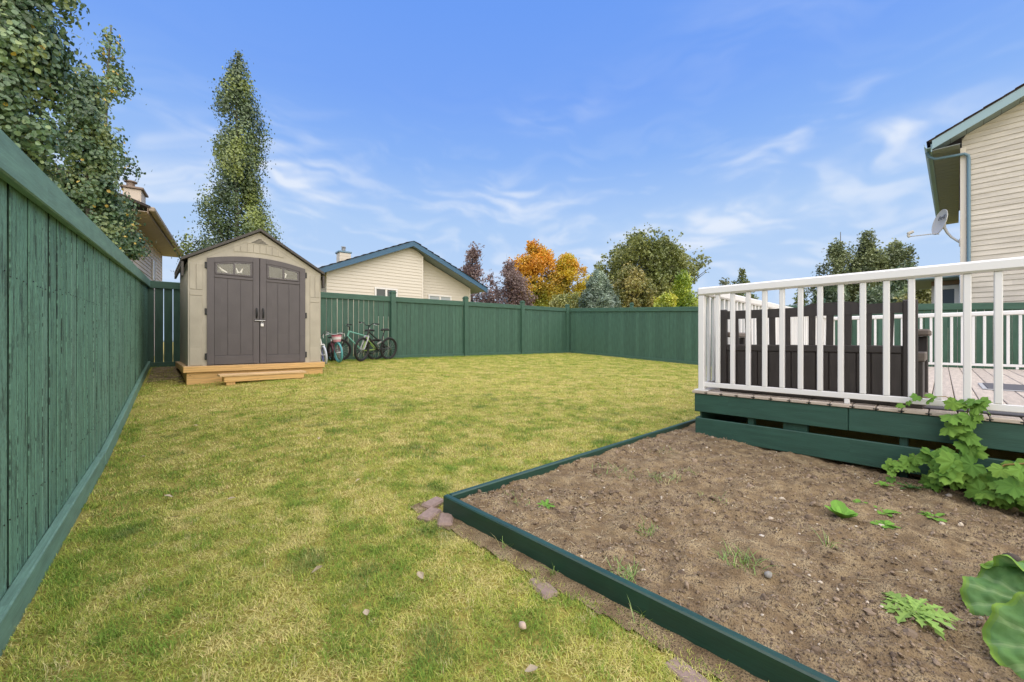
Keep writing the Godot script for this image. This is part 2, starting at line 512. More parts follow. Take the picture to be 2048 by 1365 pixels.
func spray_mesh(count: int, size: float, spread: float, sd: int, narrow := false) -> ArrayMesh:
	var r := RandomNumberGenerator.new()
	r.seed = sd
	var mb := MB.new()
	mb.tint = true
	for i in count:
		var p := Vector3(r.randf_range(-1, 1), r.randf_range(-1, 1), r.randf_range(-1, 1)) * spread
		var d := Vector3(r.randf_range(-1, 1), r.randf_range(-0.5, 1), r.randf_range(-1, 1)).normalized()
		var sd2 := d.cross(Vector3(r.randf_range(-1, 1), r.randf_range(-1, 1), r.randf_range(-1, 1))).normalized()
		var nn := d.cross(sd2).normalized()
		var l := size * r.randf_range(0.7, 1.25)
		var w := l * (0.16 if narrow else 0.36)
		var g := r.randf_range(0.78, 1.2)
		mb.col = Color(g, g, g)
		var a := p; var b := p + d * l * 0.5 + sd2 * w + nn * 0.05 * l; var c := p + d * l; var e := p + d * l * 0.5 - sd2 * w + nn * 0.05 * l
		mb.quad(a, b, c, e, nn)
	return mb.mesh()

func pick_radius(prof: Array, h: float) -> float:
	for i in prof.size() - 1:
		if h <= prof[i + 1][0]:
			return lerpf(prof[i][1], prof[i + 1][1], (h - prof[i][0]) / maxf(prof[i + 1][0] - prof[i][0], 0.001))
	return prof[-1][1]

# o: prof [[height, radius]...], blobs, leaves, mesh, size, blob (relative radius), stretch, cols [[Color linear, weight]], accent func
func tree(called: String, at: Vector3, label: String, category: String, group: String, o: Dictionary, sd: int) -> Node3D:
	rng.seed = sd
	var t := thing(called, at, 0.0, label, category, group)
	var prof: Array = o.prof
	var h0: float = prof[0][0]
	var h1: float = prof[-1][0]
	var rmax := 0.0
	for p in prof: rmax = maxf(rmax, p[1])
	var blobs := []
	var nb: int = o.blobs
	var br: float = o.get("blob", 0.42)
	var st: float = o.get("stretch", 1.3)
	var tries := 0
	while blobs.size() < nb and tries < nb * 30:
		tries += 1
		var h := rng.randf_range(h0, h1)
		var r := pick_radius(prof, h)
		if rng.randf() > 0.25 + 0.75 * r / rmax: continue
		var rr := br * (0.45 * r + 0.55 * rmax * 0.8) * rng.randf_range(0.7, 1.25)
		rr = minf(rr, maxf(r, 0.08) * 0.9)
		var d := maxf(r * rng.randf_range(0.78, 1.22) - rr * 0.85, 0.0) * sqrt(rng.randf_range(o.get("hollow", 0.1), 1.0))
		var an := rng.randf() * TAU
		blobs.append([Vector3(cos(an) * d, h, sin(an) * d), rr, rng.randf(), rng.randf_range(0.82, 1.15)])
	var trunk_h: float = o.get("trunk_h", lerpf(h0, h1, 0.8))
	var tr: float = o.get("trunk_r", 0.08)
	var bend := Vector3(rng.randf_range(-1, 1), 0, rng.randf_range(-1, 1)) * 0.03 * trunk_h
	var pts := []; var rad := []
	for i in 9:
		var f := i / 8.0
		pts.append(Vector3(0, f * trunk_h, 0) + bend * sin(f * PI) * f)
		rad.append(tr * (1.0 - 0.82 * f))
	part("trunk", tubem(pts, rad, 9), o.get("bark", M.bark), t)
	var mb := MB.new()
	var lim := 0
	for b in blobs:
		if lim >= o.get("limbs", 26): break
		var c: Vector3 = b[0]
		var hh := clampf(c.y - Vector2(c.x, c.z).length() * o.get("rise", 1.4), 0.15 * trunk_h, trunk_h * 0.97)
		var f := hh / trunk_h
		var s := Vector3(0, hh, 0) + bend * sin(f * PI) * f
		var r0 := tr * (1.0 - 0.82 * f) * 0.5
		var mid := s.lerp(c, 0.5) + Vector3(0, 0.05 * (c - s).length(), 0)
		mb.tube([s, mid, c, c + (c - mid) * 0.4], [r0, r0 * 0.7, r0 * 0.4, r0 * 0.15], 5)
		lim += 1
	if lim: part("branches", mb.mesh(), o.get("bark", M.bark), t)
	var n3 := noise(sd + 5, o.get("nfreq", 1.1) / rmax, 3)
	var count: int = o.leaves
	var cols: Array = o.cols
	var mm := MultiMesh.new()
	mm.transform_format = MultiMesh.TRANSFORM_3D
	mm.use_colors = true
	mm.mesh = o.mesh
	var xs: Array[Transform3D] = []
	var cs: Array[Color] = []
	var weights := []
	var tot := 0.0
	for b in blobs:
		tot += pow(b[1], 2.0)
		weights.append(tot)
	var droop: float = o.get("droop", 0.3)
	var gap: float = o.get("gap", -0.25)
	for i in count:
		var pickw := rng.randf() * tot
		var bi := weights.bsearch(pickw)
		var b: Array = blobs[mini(bi, blobs.size() - 1)]
		var d := Vector3(rng.randfn(), rng.randfn(), rng.randfn()).normalized()
		var rr: float = b[1] * pow(rng.randf(), 0.45) * (1.0 + 0.34 * maxf(rng.randfn(), 0.0))
		var p: Vector3 = b[0] + Vector3(d.x, d.y * st, d.z) * rr
		var nv := n3.get_noise_3d(p.x, p.y * 0.7, p.z)
		if nv < gap + o.get("gap_up", 0.0) * (p.y - h0) / (h1 - h0): continue
		if p.y < 0.12: continue
		if o.get("clip", false) and p.y + at.y < 2.75 and p.x + at.x > -0.74: continue
		var out := (d + Vector3(p.x, 0, p.z).normalized() * 0.6 + Vector3(rng.randfn(), rng.randfn(), rng.randfn()) * 0.55).normalized()
		var up := (Vector3(0, -droop, 0) + Vector3(rng.randfn(), rng.randfn(), rng.randfn()) * 0.6).normalized()
		if o.get("upright", false): up = (Vector3(0, 1.6, 0) + Vector3(d.x, 0, d.z) + Vector3(rng.randfn(), rng.randfn(), rng.randfn()) * 0.35).normalized()
		var zz := out
		var yy := (up - zz * up.dot(zz)).normalized()
		var xx := yy.cross(zz).normalized()
		var s: float = o.size * rng.randf_range(0.7, 1.25)
		xs.append(Transform3D(Basis(xx, yy, zz) * s, p))
		var cpos := clampf(0.5 + nv * 1.1 + (b[2] - 0.5) * 0.7 + rng.randfn() * 0.13, 0.0, 0.999) * (cols.size() - 1)
		var ci := int(cpos)
		var col: Color = (cols[ci] as Color).lerp(cols[ci + 1], cpos - ci)
		if o.has("top_cols"):
			var tf := smoothstep(0.25, 0.85, (p.y - h0) / (h1 - h0) + nv * 0.5 + (b[2] - 0.5) * 0.35)
			col = col.lerp((o.top_cols[0] as Color).lerp(o.top_cols[1], clampf(b[2] + nv, 0, 1)), tf)
		if rng.randf() < o.get("sear", 0.0): col = Color(0.42, 0.30, 0.05)
		col *= b[3] * rng.randf_range(0.85, 1.15) * 1.55
		col.a = 1.0
		cs.append(col)
	mm.instance_count = xs.size()
	for i in xs.size():
		mm.set_instance_transform(i, xs[i])
		mm.set_instance_color(i, cs[i])
	var mi := MultiMeshInstance3D.new()
	mi.name = "crown"
	mi.multimesh = mm
	mi.material_override = M.leaf
	mi.set_meta("kind", "stuff")
	t.add_child(mi, true)
	return t

# ------------------------------------------------------------------ fences
# p0 -> p1 runs so that the yard lies on local +z; local z = 0 is the face of the cap and bottom boards
func fence(called: String, p0: Vector2, p1: Vector2, tops: Array, label: String, o: Dictionary) -> Node3D:
	rng.seed = o.seed
	var d := p1 - p0
	var L := d.length()
	var t := thing(called, Vector3(p0.x, 0, p0.y), atan2(-d.y, d.x), label, "fence", "green board fences round the yard")
	var boards: Array = o.boards
	var trim: Material = o.trim
	var posts: Array = o.posts
	var gnd := func(s: float) -> float:
		var q := p0 + d * (s / L)
		return gh(q.x, q.y)
	var top := func(s: float) -> float: return lerpf(tops[0], tops[1], s / L)
	var zb: float = -0.04
	# pickets
	var s := 0.004
	var k := 0
	while s < L - 0.03:
		var w: float = rng.randf_range(o.w[0], o.w[1])
		w = minf(w, L - s)
		var bay := 0
		for p in posts:
			if s > p: bay += 1
		var gaps: Array = o.gaps
		var gp: Array = gaps[mini(bay, gaps.size() - 1)]
		var y0: float = gnd.call(s + w / 2) + 0.02
		var y1: float = top.call(s + w / 2) - 0.03
		var bw := snappedf(w, 0.01)
		var bh := snappedf(y1 - y0, 0.04)
		var xf := Transform3D(Basis(Vector3(0, 0, 1), rng.randf_range(-0.0022, 0.0022)) * Basis(Vector3.UP, rng.randf_range(-0.012, 0.012)), Vector3(s + w / 2, (y0 + y1) / 2, zb - 0.010 - rng.randf() * 0.004))
		xf.basis = xf.basis.scaled_local(Vector3(w / bw, (y1 - y0) / bh, 1))
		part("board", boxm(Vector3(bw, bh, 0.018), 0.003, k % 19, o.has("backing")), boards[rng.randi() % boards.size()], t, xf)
		s += w + (rng.randf_range(0.026, 0.048) if o.has("backing") and rng.randf() < 0.25 else rng.randf_range(gp[0], gp[1]))
		k += 1
	# boards nailed on the far side, closing the gaps
	for r in o.get("backed", []):
		s = r[0]
		while s < r[1]:
			var w := 0.155
			var y0: float = gnd.call(s + w / 2) + 0.03
			var y1: float = top.call(s + w / 2) - 0.05
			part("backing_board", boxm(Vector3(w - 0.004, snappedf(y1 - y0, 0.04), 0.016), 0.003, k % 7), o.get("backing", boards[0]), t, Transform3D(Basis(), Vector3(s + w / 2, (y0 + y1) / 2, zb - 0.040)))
			s += w
			k += 1
	if o.has("backing"):
		var nb := MB.new()
		for i in 90:
			var sn := 0.05 + i * 0.075
			for hq in [0.38, 1.36]:
				var q := Vector3(sn + rng.randf_range(-0.02, 0.02), gnd.call(sn) + hq + rng.randf_range(-0.015, 0.015), zb - 0.0005)
				nb.box(q, Vector3(0.006, 0.006, 0.003), 0.001)
		part("nail_heads", nb.mesh(), M.black, t).set_meta("kind", "stuff")
	# posts
	for p in posts:
		var y1: float = top.call(p) + o.post_up
		var y0: float = gnd.call(p) - 0.05
		var pw: float = o.post_w
		var zc: float = o.post_z
		var pm := pbox("post", Vector3(p - pw / 2, y0, zc - pw / 2), Vector3(p + pw / 2, y1 - 0.05, zc + pw / 2), trim, t, 0.006, k % 5)
		var cap := MB.new()
		var q := pw * 0.5
		cap.box(Vector3(0, 0.0, 0), Vector3(pw + 0.03, 0.028, pw + 0.03), 0.006)
		cap.box(Vector3(0, 0.028, 0), Vector3(pw * 0.95, 0.03, pw * 0.95), 0.012)
		cap.box(Vector3(0, 0.05, 0), Vector3(pw * 0.7, 0.02, pw * 0.7), 0.009)
		part("post_cap", cap.mesh(), trim, pm, Transform3D(Basis(), Vector3(0, (y1 - y0 - 0.05) / 2 + 0.014, 0)))
		k += 1
	# cap boards and bottom boards run in lengths between joints
	var joints: Array = [0.0]
	joints.append_array(o.joints)
	joints.append(L)
	for i in joints.size() - 1:
		var a: float = joints[i] + 0.0015
		var b: float = joints[i + 1] - 0.0015
		for kind in 2:
			var ya: float = (top.call(a) if kind == 0 else gnd.call(a) + o.kick)
			var yb: float = (top.call(b) if kind == 0 else gnd.call(b) + o.kick)
			var hh: float = o.cap_h if kind == 0 else o.kick + 0.03
			var ang := atan2(yb - ya, b - a)
			var dp: float = 0.04 if kind == 0 else 0.042
			var mb := MB.new()
			mb.box(Vector3.ZERO, Vector3((b - a) / cos(ang), hh, dp), 0.006, Transform3D(), Vector2(i * 0.37, kind * 0.5))
			part("cap_board" if kind == 0 else "bottom_board", mb.mesh(), trim, t, Transform3D(Basis(Vector3(0, 0, 1), ang), Vector3((a + b) / 2, (ya + yb) / 2 - hh / 2, -dp / 2 + rng.randf_range(-0.002, 0.002))))
			if kind == 0:
				# rail lying flat on top, behind the face board
				var mt := MB.new()
				mt.box(Vector3.ZERO, Vector3((b - a) / cos(ang), 0.034, 0.085), 0.005)
				part("top_rail", mt.mesh(), trim, t, Transform3D(Basis(Vector3(0, 0, 1), ang), Vector3((a + b) / 2, (ya + yb) / 2 - 0.022, -dp - 0.0445)))
	return t

func build_fences() -> void:
	var near_boards := [M.worn, M.worn_b, M.worn_c]
	var green := [M.fence, M.fence_b, M.fence, M.fence_c]
	var pz := [0.4, 2.84, 5.28, 7.72, 10.16, 12.62]
	fence("board_fence", Vector2(-0.48, 1.9), Vector2(-0.48, -11.03), [1.742 - 0.0587 * 1.9, 1.742 + 0.0587 * 11.03], "weathered green board fence with peeling paint along the left side of the lawn",
		{"seed": 21, "boards": near_boards, "trim": M.worn_trim, "posts": pz, "w": [0.085, 0.142], "gaps": [[0.008, 0.026]], "backed": [[0.0, 12.9]], "backing": M.fence_back_dark, "post_up": 0.10, "post_w": 0.10, "post_z": -0.17, "joints": [2.84, 6.6, 9.0, 11.4], "kick": 0.125, "cap_h": 0.145})
	fence("board_fence", Vector2(-0.565, -10.998), Vector2(12.92, -11.55), [2.372, 2.555], "green back fence with tall posts, behind the shed and bicycles",
		{"seed": 22, "boards": green, "trim": M.fence, "posts": [2.76, 5.38, 8.02, 10.7, 13.4], "w": [0.128, 0.14], "gaps": [[0.010, 0.016], [0.010, 0.017], [0.002, 0.007], [0.001, 0.003], [0.001, 0.003]], "backed": [[8.05, 13.3]], "post_up": 0.15, "post_w": 0.145, "post_z": -0.012, "joints": [2.76, 5.38, 8.02, 10.7], "kick": 0.10, "cap_h": 0.15})
	fence("board_fence", Vector2(12.90, -11.60), Vector2(13.68, 2.6), [2.555, 1.84], "green side fence on the right, running from the far corner to behind the deck",
		{"seed": 23, "boards": green, "trim": M.fence, "posts": [3.0, 5.9, 8.8, 11.85, 13.9], "w": [0.11, 0.142], "gaps": [[0.001, 0.003], [0.001, 0.003], [0.001, 0.003], [0.003, 0.012]], "backed": [[0.0, 8.9]], "post_up": 0.17, "post_w": 0.11, "post_z": -0.13, "joints": [3.0, 5.9, 8.8, 11.85], "kick": 0.10, "cap_h": 0.15})

# ------------------------------------------------------------------ shed
func arch(x: float) -> float:        # top of the doors in shed coordinates
	var t := (x - 1.05) / 0.77
	return 2.652 - 0.108 * t * t

func arc_poly(x0: float, x1: float, y0: float, drop: float) -> PackedVector2Array:
	var p := PackedVector2Array([Vector2(x0, y0), Vector2(x1, y0)])
	for i in 9:
		var x := lerpf(x1, x0, i / 8.0)
		p.append(Vector2(x, arch(x) - drop))
	return p

func pr(poly: PackedVector2Array, z0: float, z1: float) -> ArrayMesh:
	var mb := MB.new()
	mb.prism(poly, z0, z1)
	return mb.mesh()

func build_shed() -> void:
	var A := deg_to_rad(3.0)
	var at := Vector3(0.06, 0, -8.39)
	var base := 0.712
	# timber platform
	var p := thing("shed_platform", at, A, "new yellow timber platform under the shed", "platform")
	var bev := 0.005
	pbox("front_beam", Vector3(-0.03, 0.606, -0.038), Vector3(2.165, 0.702, 0.0), M.pine, p, bev, 1)
	pbox("front_skirt", Vector3(0.015, 0.36, -0.09), Vector3(2.14, 0.603, -0.052), M.pine, p, bev, 2)
	pbox("side_beam", Vector3(-0.03, 0.606, -2.2), Vector3(0.008, 0.702, -0.04), M.pine, p, bev, 3)
	pbox("side_beam", Vector3(2.127, 0.606, -2.2), Vector3(2.165, 0.702, -0.04), M.pine, p, bev, 4)
	pbox("side_skirt", Vector3(0.02, 0.36, -2.2), Vector3(0.058, 0.603, -0.092), M.pine, p, bev, 1)
	pbox("side_skirt", Vector3(2.10, 0.36, -2.2), Vector3(2.138, 0.603, -0.092), M.pine, p, bev, 1)
	for i in 16:
		pbox("floor_plank", Vector3(-0.028, 0.703, -0.14 - i * 0.138), Vector3(2.163, 0.711, -0.005 - i * 0.138), M.pine_top, p, 0.002, i % 5)
	# step
	var st := thing("wooden_step", at + Vector3(sin(A), 0, cos(A)) * 0.44, A, "low wooden step on the grass in front of the shed doors", "step")
	pbox("tread", Vector3(0.40, 0.541, -0.30), Vector3(1.70, 0.577, 0.0), M.pine_top, st, bev, 2)
	pbox("riser", Vector3(0.46, 0.452, -0.05), Vector3(1.665, 0.539, -0.012), M.pine, st, bev, 3)
	for x in [0.46, 1.5]:
		pbox("leg", Vector3(x + 0.03, 0.36, -0.20), Vector3(x + 0.16, 0.45, -0.035), M.pine, st, bev, 1)
		pbox("side_block", Vector3(x + 0.005, 0.452, -0.29), Vector3(x + 0.04, 0.539, -0.052), M.pine, st, bev, 2)
	# shed
	var s := thing("garden_shed", at, A, "beige resin garden shed with arched grey double doors", "shed")
	var W0 := 0.035; var W1 := 2.105; var D := 2.0; var eave := 2.50; var apex := 3.12; var mid := 1.055
	var zf := -0.075
	var roof_y := func(x: float) -> float: return lerpf(eave, apex, 1.0 - absf(x - mid) / (mid - W0))
	# front wall as a slab with the door opening cut out: two sides and an arched gable
	var left := PackedVector2Array([Vector2(W0, base), Vector2(0.285, base), Vector2(0.285, arch(0.285)), Vector2(0.285, roof_y.call(0.285)), Vector2(W0, roof_y.call(W0))])
	part("front_wall", pr(left, zf - 0.05, zf), M.shed_wall, s)
	var right := PackedVector2Array([Vector2(1.815, base), Vector2(W1, base), Vector2(W1, roof_y.call(W1)), Vector2(1.815, roof_y.call(1.815))])
	part("front_wall", pr(right, zf - 0.05, zf), M.shed_wall, s)
	var gab := PackedVector2Array([Vector2(0.285, roof_y.call(0.285)), Vector2(0.285, arch(0.285))])
	for i in range(1, 16):
		var x := lerpf(0.285, 1.815, i / 16.0)
		gab.append(Vector2(x, arch(x)))
	gab.append_array(PackedVector2Array([Vector2(1.815, arch(1.815)), Vector2(1.815, roof_y.call(1.815)), Vector2(mid, apex)]))
	part("gable_wall", pr(gab, zf - 0.05, zf), M.shed_wall, s)
	pbox("side_wall", Vector3(W0, base, -D), Vector3(W0 + 0.05, eave - 0.02, zf - 0.052), M.shed_wall, s)
	pbox("side_wall", Vector3(W1 - 0.05, base, -D), Vector3(W1, eave - 0.02, zf - 0.052), M.shed_wall, s)
	part("back_wall", pr(PackedVector2Array([Vector2(W0, base), Vector2(W1, base), Vector2(W1, eave), Vector2(mid, apex), Vector2(W0, eave)]), -D - 0.05, -D - 0.002), M.shed_wall, s)
	# raised panels beside the doors
	var e := 0.010
	for side in 2:
		var x0 := W0 + 0.02 if side == 0 else 1.905
		var x1 := 0.225 if side == 0 else W1 - 0.02
		var xm := (x0 + x1) / 2
		pbox("wall_panel", Vector3(x0, base + 0.01, zf), Vector3(x1, 1.885, zf + e), M.shed_panel, s, 0.006, 1)
		pbox("wall_panel", Vector3(x0, 1.897, zf), Vector3(x1, 1.985, zf + e), M.shed_panel, s, 0.006, 2)
		pbox("wall_panel", Vector3(x0, 1.997, zf), Vector3(xm - 0.005, 2.43, zf + e), M.shed_panel, s, 0.006, 3)
		pbox("wall_panel", Vector3(xm + 0.005, 1.997, zf), Vector3(x1, 2.43, zf + e), M.shed_panel, s, 0.006, 4)
	# gable panel: vertical planks between the arch band and the rake band
	for i in 12:
		var x0 := 0.47 + i * 0.098
		var x1 := x0 + 0.092
		var lo0 := arch(x0) + 0.085; var lo1 := arch(x1) + 0.085
		var hi0: float = minf(roof_y.call(x0) - 0.12, 2.885); var hi1: float = minf(roof_y.call(x1) - 0.12, 2.885)
		if hi0 - lo0 < 0.02 or hi1 - lo1 < 0.02: continue
		part("gable_plank", pr(PackedVector2Array([Vector2(x0, lo0), Vector2(x1, lo1), Vector2(x1, hi1), Vector2(x0, hi0)]), zf, zf + e), M.shed_panel, s)
	for side in [-1.0, 1.0]:
		var pp := PackedVector2Array()
		for q in [[0.02, 0.035], [0.98, 0.035], [0.93, 0.09], [0.10, 0.09]]:
			var x: float = mid + side * (mid - W0) * q[0]
			pp.append(Vector2(x, roof_y.call(x) - q[1]))
		part("rake_band", pr(pp, zf, zf + 0.005), M.shed_wall, s)
	var tri := PackedVector2Array([Vector2(mid - 0.26, 2.895), Vector2(mid + 0.26, 2.895), Vector2(mid, 3.03)])
	var vt := part("gable_vent", pr(tri, zf, zf + 0.008), M.shed_wall, s)
	for i in 4:
		var y := 2.912 + i * 0.024
		var hw := 0.135 - i * 0.034
		part("vent_slat", pr(PackedVector2Array([Vector2(mid - hw, y), Vector2(mid + hw, y), Vector2(mid + hw * 0.8, y + 0.012), Vector2(mid - hw * 0.8, y + 0.012)]), zf + 0.008, zf + 0.014), M.shed_roof, vt)
	# roof
	for side in [-1.0, 1.0]:
		var ov := 0.085
		var sl := (apex - eave) / (mid - W0)
		var pts := PackedVector2Array([Vector2(mid, apex + 0.012), Vector2(mid + side * (mid - W0 + ov), eave + 0.012 - sl * ov), Vector2(mid + side * (mid - W0 + ov), eave + 0.055 - sl * ov), Vector2(mid, apex + 0.058)])
		part("roof_slope", pr(pts, -D - 0.10, 0.005), M.shed_roof, s)
		for i in 9:
			var z1 := -0.1 - i * 0.22
			var rp := PackedVector2Array([Vector2(mid, apex + 0.058), Vector2(mid + side * (mid - W0 + ov), eave + 0.055 - sl * ov), Vector2(mid + side * (mid - W0 + ov), eave + 0.067 - sl * ov), Vector2(mid, apex + 0.070)])
			part("roof_rib", pr(rp, z1 - 0.2, z1), M.shed_roof, s)
		var ex: float = mid + side * (mid - W0 + ov + 0.004)
		pbox("eave_trim", Vector3(minf(ex, ex - side * 0.03), eave - 0.30, -0.11), Vector3(maxf(ex, ex - side * 0.03), eave - 0.012 - sl * ov, -0.012), M.shed_roof, s)
		pbox("eave_gutter", Vector3(minf(ex, ex - side * 0.03), eave - 0.13, -D), Vector3(maxf(ex, ex - side * 0.03), eave - 0.012 - sl * ov, -0.112), M.shed_roof, s)
	# doors
	for k in 2:
		var x0 := 0.285 if k == 0 else 1.056
		var x1 := 1.044 if k == 0 else 1.815
		var zd := zf + 0.012
		var d := part("door", pr(arc_poly(x0, x1, base + 0.012, 0.006), zf - 0.045, zd), M.shed_door_panel, s)
		var f := 0.014
		var si := 0.095
		var dm: Material = M.shed_door
		part("stile", pr(arc_poly(x0, x0 + si, base + 0.012, 0.006), zd, zd + f), dm, d)
		part("stile", pr(arc_poly(x1 - si, x1, base + 0.012, 0.006), zd, zd + f), dm, d)
		var tp := PackedVector2Array()
		for i in 9:
			var x := lerpf(x0 + si + 0.002, x1 - si - 0.002, i / 8.0); tp.append(Vector2(x, arch(x) - 0.095))
		for i in 9:
			var x := lerpf(x1 - si - 0.002, x0 + si + 0.002, i / 8.0); tp.append(Vector2(x, arch(x) - 0.006))
		part("top_rail", pr(tp, zd, zd + f), dm, d)
		pbox("lock_rail", Vector3(x0 + si + 0.002, 2.225, zd), Vector3(x1 - si - 0.002, 2.27, zd + f), dm, d, 0.004)
		pbox("bottom_rail", Vector3(x0 + si + 0.002, base + 0.012, zd), Vector3(x1 - si - 0.002, 0.875, zd + f), dm, d, 0.004)
		var pw := (x1 - x0 - 2 * si - 0.004) / 3.0
		for i in 3:
			pbox("door_plank", Vector3(x0 + si + 0.005 + i * pw, 0.88, zd), Vector3(x0 + si - 0.001 + (i + 1) * pw, 2.219, zd + 0.007), M.shed_door_panel, d, 0.004, i)
		# window with two panes
		var wx0 := x0 + si + 0.015; var wx1 := x1 - si - 0.015
		var fr := MB.new()
		var wy0 := 2.285
		fr.box(Vector3((wx0 + wx1) / 2, wy0 + 0.012, zd + 0.008), Vector3(wx1 - wx0, 0.028, 0.018), 0.004)
		var wm := (wx0 + wx1) / 2
		for q in [[wx0, wx0 + 0.028], [wm - 0.013, wm + 0.013], [wx1 - 0.028, wx1]]:
			fr.prism(PackedVector2Array([Vector2(q[0], wy0 + 0.027), Vector2(q[1], wy0 + 0.027), Vector2(q[1], arch(q[1]) - 0.128), Vector2(q[0], arch(q[0]) - 0.128)]), zd + 0.0005, zd + 0.0165)
		var hp := PackedVector2Array()
		for i in 7:
			var x := lerpf(wx0, wx1, i / 6.0); hp.append(Vector2(x, arch(x) - 0.127))
		for i in 7:
			var x := lerpf(wx1, wx0, i / 6.0); hp.append(Vector2(x, arch(x) - 0.102))
		fr.prism(hp, zd + 0.0005, zd + 0.0165)
		part("window_frame", fr.mesh(), dm, d)
		for q in [[wx0 + 0.028, wm - 0.013], [wm + 0.013, wx1 - 0.028]]:
			var a: float = q[0]; var b: float = q[1]
			part("pane_backing", pr(PackedVector2Array([Vector2(a, wy0 + 0.026), Vector2(b, wy0 + 0.026), Vector2(b, arch(b) - 0.128), Vector2(a, arch(a) - 0.128)]), zd + 0.0005, zd + 0.002), M.olive_backing, d)  # added panel behind the glass, standing in for the shed interior
			part("pane", pr(PackedVector2Array([Vector2(a, wy0 + 0.026), Vector2(b, wy0 + 0.026), Vector2(b, arch(b) - 0.128), Vector2(a, arch(a) - 0.128)]), zd + 0.009, zd + 0.011), M.glass, d)
		var stored := MB.new()
		if k == 0:
			stored.tube([Vector3(wx0 + 0.05, 2.41, zd + 0.004), Vector3(wx0 + 0.10, 2.36, zd + 0.004), Vector3(wx0 + 0.17, 2.325, zd + 0.004)], [0.006, 0.02, 0.012], 6)
			stored.tube([Vector3(wm + 0.03, 2.42, zd + 0.004), Vector3(wm + 0.055, 2.34, zd + 0.004), Vector3(wm + 0.10, 2.35, zd + 0.004), Vector3(wm + 0.125, 2.42, zd + 0.004)], [0.008, 0.022, 0.022, 0.009], 6)
		else:
			stored.tube([Vector3(wm + 0.02, 2.42, zd + 0.004), Vector3(wm + 0.045, 2.40, zd + 0.004), Vector3(wm + 0.03, 2.33, zd + 0.004)], [0.008, 0.02, 0.01], 6)
		for i in stored.v.size():
			stored.v[i].z = zd + 0.0025 + clampf((stored.v[i].z - zd - 0.004) * 0.15, -0.0015, 0.004)
		part("stored_white", stored.mesh(), M.stored_white, d)  # white things stored in the shed, seen through the panes
		var hx := x0 - 0.014 if k == 0 else x1 + 0.014
		for y in [2.42, 1.63, 0.865]:
			pbox("hinge", Vector3(hx - 0.016, y - 0.055, zf - 0.002), Vector3(hx + 0.016, y + 0.055, zd + 0.012), M.black, d, 0.004)
		var gx := x1 - 0.045 if k == 0 else x0 + 0.045
		part("handle", tubem([Vector3(gx, 1.55, zd + f), Vector3(gx, 1.57, zd + f + 0.03), Vector3(gx, 1.64, zd + f + 0.04), Vector3(gx, 1.70, zd + f + 0.03), Vector3(gx, 1.725, zd + f)], [0.012, 0.013, 0.014, 0.013, 0.012], 8), M.black, d)
	var zd := zf + 0.012 + 0.014
	pbox("bolt_plate", Vector3(0.965, 1.485, zd), Vector3(1.035, 1.52, zd + 0.006), M.black, s, 0.002)
	part("door_bolt", tubem([Vector3(0.97, 1.503, zd + 0.014), Vector3(1.135, 1.503, zd + 0.014)], [0.008], 8), M.steel, s)
	pbox("bolt_plate", Vector3(1.07, 1.485, zd), Vector3(1.13, 1.52, zd + 0.006), M.black, s, 0.002)
	var lk := pbox("padlock", Vector3(1.062, 1.395, zd + 0.006), Vector3(1.108, 1.45, zd + 0.026), M.white_trim, s, 0.006)
	part("shackle", tubem([Vector3(-0.014, 0.026, 0), Vector3(-0.014, 0.05, 0), Vector3(0, 0.062, 0), Vector3(0.014, 0.05, 0), Vector3(0.014, 0.026, 0)], [0.0042], 6), M.steel, lk)

# ------------------------------------------------------------------ bicycles
func wheel(parent: Node3D, c: Vector3, axis: Vector3, R: float, tyre_r: float, tyre: Material, rim: Material) -> void:
	var w := sub("wheel", parent)
	var mb := MB.new(); mb.ring(c, axis, R - tyre_r, tyre_r, 36, 8)
	part("tyre", mb.mesh(), tyre, w)
	mb = MB.new(); mb.ring(c, axis, R - tyre_r * 2.1, tyre_r * 0.55, 36, 6)
	part("rim", mb.mesh(), rim, w)
	mb = MB.new()
	var s := axis.cross(Vector3.UP).normalized()
	for i in 20:
		var t := TAU * i / 20.0
		var d := s * cos(t) + Vector3.UP * sin(t)
		mb.tube([c + axis * (0.02 if i % 2 else -0.02), c + d * (R - tyre_r * 2.2)], [0.0016], 4, false, false)
	mb.tube([c - axis * 0.05, c + axis * 0.05], [0.016], 8)
	part("spokes", mb.mesh(), M.steel, w)

